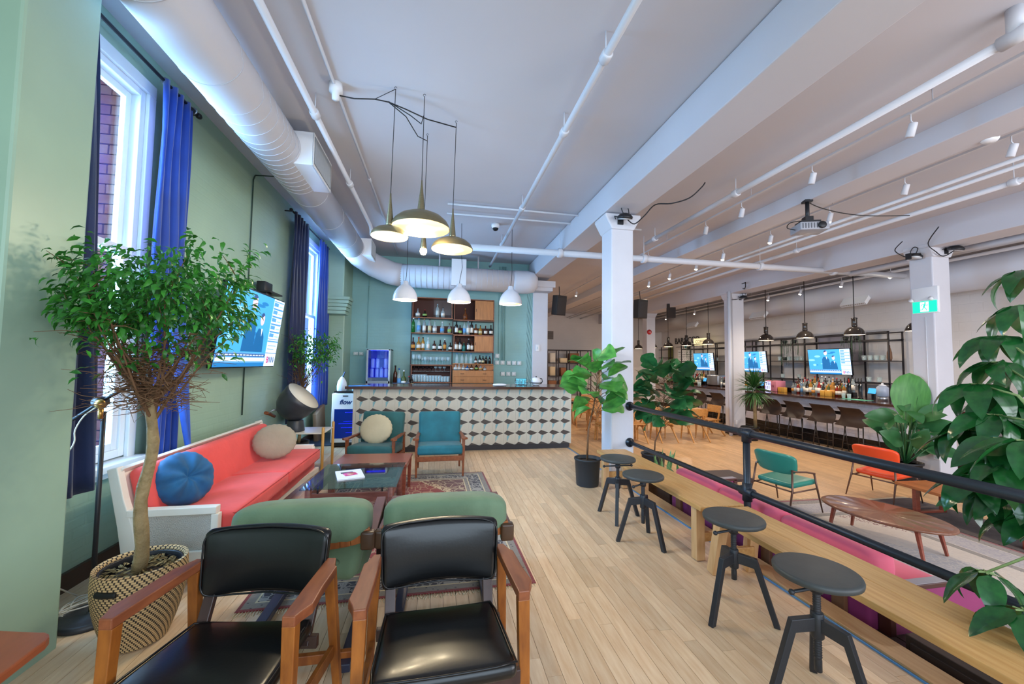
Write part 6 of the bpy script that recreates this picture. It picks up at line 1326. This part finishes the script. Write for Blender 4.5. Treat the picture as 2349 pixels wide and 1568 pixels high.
rr = random.Random(8); b = MB()
mLit = M('dry_leaf_litter', '#9a8a62', .9, col2='#6f5c3c', vs=9, rnd=.3)
for i in range(260):
    r = .18*sqrt(rr.random()); a = rr.uniform(0, 6.28); V, F = leafgrid(rr.uniform(.025, .06), rr.uniform(.006, .02), 3, .3, rr.uniform(-.4, .8), 0, 'oval', rr, 2)
    b.add(place(V, orient((cos(a*3), sin(a*5), rr.uniform(-.2, .3)), roll=rr.uniform(-1, 1)), Vector((r*cos(a), r*sin(a), .40+rr.uniform(0, .018)))), F)
b.build('leaf_litter', mLit, bk_, kind='stuff')
# --- big ficus ---
def ficus(name, label, base, top, z0, crown, rad, nleaf, seed, trunkr, group=None, ll=.06, twigs=90, dens_low=.25, xmin=-9):
    t = thing(name, label, 'plant', base, 0, group); rr = random.Random(seed); B0 = Vector(base); c0 = Vector(crown)-B0; tp = Vector(top)-B0
    pts = []
    for i in range(13):
        f = i/12; p = Vector((0, 0, z0-base[2])).lerp(tp, f); p += Vector((.012*sin(f*11), .008*cos(f*9), 0)); pts.append(p)
    tk = MB(); tk.tube(pts, [trunkr*(1.15-.35*i/12+.06*sin(i*2.3)) for i in range(13)], 12); tk.build('trunk', mBark, t)
    br = MB(); tips = []
    for k in range(22):
        a = rr.uniform(0, 6.28); el = rr.uniform(.1, 1); r = rad[0]*rr.uniform(.45, .95)
        e = c0+Vector((r*cos(a)*1.0, rad[1]*rr.uniform(.4, .95)*sin(a), rad[2]*(el*1.5-.7))); s = pts[-1-int(rr.random()*3)]+Vector((0, 0, rr.uniform(0, .05)))
        m1 = s.lerp(e, .35)+Vector((0, 0, -.03+rr.uniform(-.04, .04))); m2 = s.lerp(e, .7)+Vector((rr.uniform(-.05, .05), rr.uniform(-.05, .05), .02))
        e.x = max(e.x, xmin-B0.x); m2.x = max(m2.x, xmin-B0.x); br.tube([s, m1, m2, e], [trunkr*.32, trunkr*.2, trunkr*.12, trunkr*.05], 6, cap=False); tips += [(m1, e), (m2, e), (e, e+(e-m2)*.3)]
        for q in range(4):
            f0 = rr.uniform(.3, .95); s2 = (m1.lerp(m2, f0) if rr.random() < .5 else m2.lerp(e, f0)); d = Vector((rr.gauss(0, 1), rr.gauss(0, 1), rr.uniform(-.3, .9))).normalized()*rr.uniform(.08, .22); br.tube([s2, s2+d*.5+Vector((0, 0, .01)), s2+d], [trunkr*.12, trunkr*.08, trunkr*.04], 4, cap=False); tips.append((s2, s2+d))
    br.build('branches', mTwig, t)
    tw = MB()
    for k in range(twigs):
        s = pts[-1]+Vector((rr.gauss(0, .09), rr.gauss(0, .08), rr.uniform(-.05, .28)*rad[2]/.33)); d = Vector((rr.gauss(0, 1), rr.gauss(0, 1), rr.uniform(-.45, .6))).normalized(); l = rr.uniform(.06, .22)
        e = s+d*l; tw.tube([s, s.lerp(e, .5)+Vector((rr.uniform(-.02, .02), 0, rr.uniform(-.015, .015))), e], [.0028, .002, .0012], 4, cap=False)
        e2 = s.lerp(e, .6); tw.tube([e2, e2+Vector((rr.gauss(0, .04), rr.gauss(0, .04), rr.gauss(0, .03)))], [.0016, .001], 3, cap=False)
    tw.build('bare_twigs', mTwig, t, kind='stuff')
    fo = MB()
    lf = [leafgrid(ll*s, ll*.42*s, 3, .18, d, 0, 'point', rr, 2) for s, d in ((1, .9), (.8, .6), (1.15, 1.1), (.95, 1.3))]
    n = 0
    while n < nleaf:
        if rr.random() < .55:
            s, e = tips[int(rr.random()*len(tips))]; p = s.lerp(e, rr.uniform(.4, 1.25))+Vector((rr.gauss(0, .03), rr.gauss(0, .03), rr.gauss(0, .025)))
        else:
            v = Vector((rr.gauss(0, 1), rr.gauss(0, 1), rr.gauss(0, 1))).normalized()*rr.random()**.38; p = c0+Vector((v.x*rad[0], v.y*rad[1], v.z*rad[2]))
        if p.z < c0.z-rad[2]*.35 and rr.random() > dens_low: continue
        if p.x+B0.x < xmin+.05: continue
        o = (p-c0); d = Vector((o.x+rr.gauss(0, .2), o.y+rr.gauss(0, .2), rr.uniform(-.35, .25))).normalized()
        V, F = lf[n % 4]; fo.add(place(V, orient(d, roll=rr.gauss(0, .5)), p), F, True); n += 1
    fo.build('foliage', mLf, t, kind='stuff'); return t
ficus('ficus_tree', 'tall weeping fig tree with round leafy crown before the window', (-1.60, 2.60, .36), (-1.52, 2.52, 1.33), .36, (-1.50, 2.52, 1.84), (.42, .40, .34), 3400, 11, .030, None, .058, 420, .25, -1.92)
pt = thing('dark_pot', 'dark pot on the floor behind the sofa end holding a fig', 'pot', (-2.10, 6.78, 0)); MB().shell([(.11, .0), (.14, .02), (.155, .28), (.165, .285)], n=28, th=.01).build('pot', mBlk, pt); MB().lathe([(0, .25), (.148, .25)], n=24).build('soil', mSoil, pt)
ficus('ficus_tree', 'smaller sparse weeping fig between the television and far window', (-2.10, 6.78, .25), (-2.07, 6.80, 1.15), .25, (-1.93, 6.72, 1.66), (.42, .40, .38), 1100, 23, .022, None, .065, 120, .3, -2.22)
# --- fiddle leaf figs ---
mFid = M('fiddle_leaf', '#377a36', .33, col2='#5faa4c', vs=5, rnd=.22, tr=.2); mFid2 = M('dark_fiddle_leaf', '#1f5230', .33, col2='#2f6d3a', vs=5, rnd=.2, tr=.12)
def fiddle(label, potloc, potr, poth, trunk, cc, rad, n, seed, mat, LS):
    t = thing('fiddle_leaf_fig', label, 'plant', potloc); P0 = Vector(potloc); rr = random.Random(seed)
    MB().shell([(potr*.84, 0), (potr*.86, .01), (potr*.98, poth*.93), (potr*1.04, poth*.94), (potr*1.04, poth)], n=32, th=.008).build('nursery_pot', M('black_nursery_pot', '#2b3138', .5), t); MB().lathe([(0, .006), (potr*.8, .006)], n=24).lathe([(0, poth*.9), (potr*.96, poth*.88)], n=28).build('soil', mSoil, t)
    pts = [Vector(p)-P0 for p in trunk]; tk = MB(); tk.tube(pts, [.014-.006*i/len(pts) for i in range(len(pts))], 8)
    C = Vector(cc)-P0; leaves = []
    base = [leafgrid(1, .84, 9, .10, .55, .02, 'fiddle', rr, 6), leafgrid(1, .78, 9, .16, .9, .03, 'fiddle', rr, 6), leafgrid(1, .9, 9, .06, .3, .025, 'fiddle', rr, 6)]
    ms = []
    for V, F in base: b = MB(); b.add(V, F, True); ms.append(b.mesh('leaf', mat))
    for i in range(n):
        f = (i+.5)/n; a = i*2.4+rr.uniform(-.3, .3); z = (f*2-1); r = sqrt(max(.05, 1-z*z*.8))
        p = C+Vector((rad[0]*.55*r*cos(a), rad[1]*.55*r*sin(a), rad[2]*z*.9)); st = Vector((C.x, C.y, p.z-.10)); d = Vector((cos(a), sin(a), rr.uniform(.0, 1.0)+.3*z)); l = LS*rr.uniform(.75, 1.15)
        tk.tube([st, st.lerp(p, .6)+Vector((0, 0, .02)), p], .004, 5, cap=False)
        o = bpy.data.objects.new('leaf', ms[i % 3]); COL.objects.link(o); o.parent = t
        R = orient(d, roll=rr.gauss(0, .7)).to_4x4(); o.matrix_local = Matrix.Translation(p) @ R @ Matrix.Scale(l, 4)
    tk.tube([pts[-1], C, C+Vector((0, 0, rad[2]*.8))], [.009, .008, .005], 7); tk.build('stem', mTwig, t); return t
fiddle('fiddle leaf fig in a black nursery pot left of the near column', (1.93, 4.93, .003), .165, .34, [(1.93, 4.95, .28), (1.95, 4.95, .7), (2.03, 4.97, 1.0)], (2.04, 4.88, 1.30), (.26, .22, .40), 30, 5, mFid, .36)
fiddle('darker fiddle leaf fig on the lower floor right of the near column', (3.76, 6.5, LZ+.002), .20, .36, [(3.78, 6.5, -.05), (3.8, 6.5, .2), (3.92, 6.5, .45)], (3.98, 6.5, 1.02), (.50, .45, .56), 78, 9, mFid2, .40)
# --- snake plant behind the bench ---
mSn = M('snake_leaf', '#3f7a48', .4, col2='#9fbf7c', vs=7, st=(1, 1, 3))
sn = thing('snake_plant', 'upright striped snake plant behind the far bench end', 'plant', (3.02, 4.95, LZ+.42)); rr = random.Random(4)
for i in range(8):
    V, F = leafgrid(rr.uniform(.28, .44), .055, 6, .15, .12, .01, 'lance', rr, 2); b = MB(); a = i*1.3; b.add(place(V, orient((.22*cos(a), .22*sin(a), 1), Vector((sin(a), -cos(a), .1)), rr.uniform(-1, 1)), Vector((.06*cos(a), .07*sin(a), 0))), F, True); b.build('leaf', mSn, sn)
wp = thing('small_white_pot', 'small white pot with strappy green leaves by the pink sofa end', 'plant', (3.02, 4.62, LZ+.42)); MB().lathe([(.045, 0), (.06, .08), (.05, .08), (.04, .06), (0, .06)], n=20).build('pot', mPorc, wp)
for i in range(6):
    V, F = leafgrid(rr.uniform(.16, .28), .035, 5, .15, .5, 0, 'lance', rr, 2); b = MB(); a = i*1.1; b.add(place(V, orient((.7*cos(a), .7*sin(a), 1)), Vector((.01*cos(a), .01*sin(a), .06))), F, True); b.build('leaf', mFid2, wp)
# --- spiky dracaena ---
dr = thing('dracaena', 'spiky dracaena on a bare trunk in a black pot by the wide column', 'plant', (8.02, 9.12, LZ))
MB().shell([(.17, 0), (.2, .3), (.22, .31), (.22, .34)], n=28, th=.01).build('pot', mBlk, dr); MB().lathe([(0, .3), (.2, .3)], n=20).build('soil', mSoil, dr); MB().tube([(.16, 0, .28), (.15, .0, .8), (.14, 0, 1.25)], [.045, .04, .035], 10).build('trunk', mBark, dr)
b = MB(); rr = random.Random(6)
for i in range(260):
    a = rr.uniform(0, 6.28); e = rr.uniform(-.9, 1.45); l = rr.uniform(.38, .62); V, F = leafgrid(l, .028, 4, .2, rr.uniform(.2, .8) if e > 0 else .5, 0, 'lance', rr, 2); d = Vector((cos(a)*cos(e), sin(a)*cos(e), sin(e))); b.add(place(V, orient(d, roll=rr.uniform(-.5, .5)), Vector((.14+.02*cos(a), .02*sin(a), 1.28+.1*max(0, e)-.06*(e < 0)))), F, True)
b.build('leaf_blades', M('dracaena_leaf', '#245028', .4, col2='#3d6d30', vs=4, rnd=.3), dr, kind='stuff')
# far palm beside the bookcase
fp = thing('far_palm', 'thin spiky palm beside the bookcase at the far end', 'plant', (7.35, 17.4, LZ)); MB().lathe([(.2, 0), (.26, .4), (.24, .4), (0, .38)], n=20).build('pot', mBlk, fp); MB().tube([(0, 0, .38), (.02, 0, 1.7)], .03, 8).build('trunk', mBark, fp); b = MB()
for i in range(150):
    a = rr.uniform(0, 6.28); e = rr.uniform(-.7, 1.4); l = rr.uniform(.45, .8); V, F = leafgrid(l, .035, 3, .2, .7, 0, 'lance', rr, 2); b.add(place(V, orient((cos(a)*cos(e), sin(a)*cos(e), sin(e))), Vector((.02, 0, 1.75+.25*rr.random()))), F, True)
b.build('leaf_blades', M('olive_palm_leaf', '#4d5c34', .5, rnd=.3), fp, kind='stuff')
# --- bird of paradise ---
bp_ = thing('bird_of_paradise', 'tall plant with one huge paddle leaf left of the exit sign column', 'plant', (7.72, 5.42, LZ))
MB().shell([(.17, 0), (.21, .32), (.23, .33), (.23, .36)], n=28, th=.01).build('pot', mBlk, bp_); MB().lathe([(0, .32), (.2, .32)], n=20).build('soil', mSoil, bp_)
mPad = M('paddle_leaf', '#3d7a36', .35, col2='#4f9142', vs=3, st=(2, 14, 2), tr=.2); mPad2 = M('dark_paddle_leaf', '#275a32', .38, col2='#3a7040', vs=3, tr=.12)
def paddle(base_, tip, L_, Wd, up, roll, mat, droop=.4):
    s = MB().tube([(0, 0, .3), Vector(base_)*.5+Vector((0, 0, .15)), base_], [.012, .010, .007], 6).build('stem', mat, bp_)
    V, F = leafgrid(L_, Wd, 14, .06, droop, .012, 'paddle' if L_ > .8 else 'oval', random, 6); b = MB(); b.add(place(V, orient(Vector(tip), Vector(up), roll), Vector(base_)), F, True); b.build('leaf', mat, bp_)
paddle((.16, .02, .98), (.05, .0, 1), .88, .50, (-.82, -.57, .1), .15, mPad, .12)
paddle((-.05, 0, 1.12), (-1, -.15, -.15), .55, .22, (0, 0, 1), .3, mPad2, .6); paddle((.20, .0, 1.2), (.9, .1, -.15), .50, .26, (0, -.4, 1), -.3, mPad2, .5)
paddle((-.02, -.05, 1.2), (-.5, -.9, .05), .5, .2, (0, 0, 1), 0, mPad2, .7); paddle((.25, .02, 1.15), (.3, .0, 1), .55, .22, (.5, -1, 0), .3, mPad2, .3)
rb_ = random.Random(14)
for i in range(22):
    a = i*2.4; bz = .45+.75*((i*7) % 22)/22; r0 = .12+.12*rb_.random(); l = rb_.uniform(.38, .58); dx, dy = cos(a), sin(a)
    if dx > .5: dx *= .4
    paddle((r0*cos(a), -.06+r0*sin(a)*.8, bz), (dx, dy*.6-.15, rb_.uniform(-.1, .9)), l, l*.46, (-.5+.3*dx, -.6, .6), rb_.uniform(-.4, .4), mPad2, .5)
# --- big glossy umbrella plant at the right edge ---
mSch = M('umbrella_leaf', '#164a24', .2, col2='#25662e', vs=6, rnd=.22, tr=.12, coat=.35); mSchS = M('green_stalk', '#8aa36a', .5)
sc = thing('umbrella_plant', 'large glossy umbrella plant rising from the brown planter box', 'plant', (2.95, 1.18, .30)); rr = random.Random(31); B0 = Vector((2.95, 1.18, .30))
V, F = leafgrid(1, .46, 9, .12, .5, .012, 'point', rr, 6); ms = []
for dr_ in (.4, .8, 1.1): V, F = leafgrid(1, .46, 9, .10, dr_, .015, 'point', rr, 6); b = MB(); b.add(V, F, True); ms.append(b.mesh('leaflet', mSch))
V2 = MB().tube([(0, 0, .002), (.35, 0, -.015), (.7, 0, -.1), (.97, 0, -.24)], [.012, .008, .005, .002], 5)
hubs = [(3.189, 1.75, 1.593), (2.951, 1.62, 1.186), (3.104, 1.8, 1.464), (3.01, 1.6, .95), (2.951, 1.72, .965), (3.399, 1.75, 1.931), (3.623, 1.85, 2.175), (2.419, 1.4, .649), (2.35, 1.25, .58), (2.781, 1.45, 1.211), (3.141, 1.75, .852), (3.675, 1.9, 1.544), (3.107, 1.85, 1.191), (3.275, 1.7, 1.347), (3.0, 1.5, .40), (3.15, 1.65, 1.05), (3.3, 1.8, 1.75), (3.05, 1.7, 1.30), (3.35, 1.8, 1.15), (2.86, 1.55, 1.08), (3.45, 1.9, 1.38), (3.2, 1.75, 1.0), (3.1, 1.6, .78)]
stk = MB()
for hi, h in enumerate(hubs):
    p = Vector(h)-B0; q = Vector((rr.uniform(-.1, .1), rr.uniform(-.2, .2), .35+rr.uniform(0, .4))); stk.tube([Vector((0, 0, 0)), q, q.lerp(p, .6)+Vector((0, 0, .12)), p], [.014, .012, .007, .005], 6)
    n = 7 if hi not in (7, 8) else 6; out = Vector((-1, .15, 0)) if hi != 7 else Vector((-.4, .1, 0))
    for k in range(n):
        a = 2*pi*k/n+hi; d = Vector((cos(a), sin(a), -.55+rr.uniform(-.25, .15)))+out*.25; l = rr.uniform(.22, .30) if hi not in (7, 8) else rr.uniform(.19, .23)
        pp = p+Vector((cos(a), sin(a), 0))*.03; stk.tube([p, pp], .0035, 5, cap=False)
        o = bpy.data.objects.new('leaflet', ms[(k+hi) % 3]); COL.objects.link(o); o.parent = sc; o.matrix_local = Matrix.Translation(pp) @ orient(d, roll=rr.gauss(0, .25)).to_4x4() @ Matrix.Scale(l, 4)
stk.build('stalks', mSchS, sc)
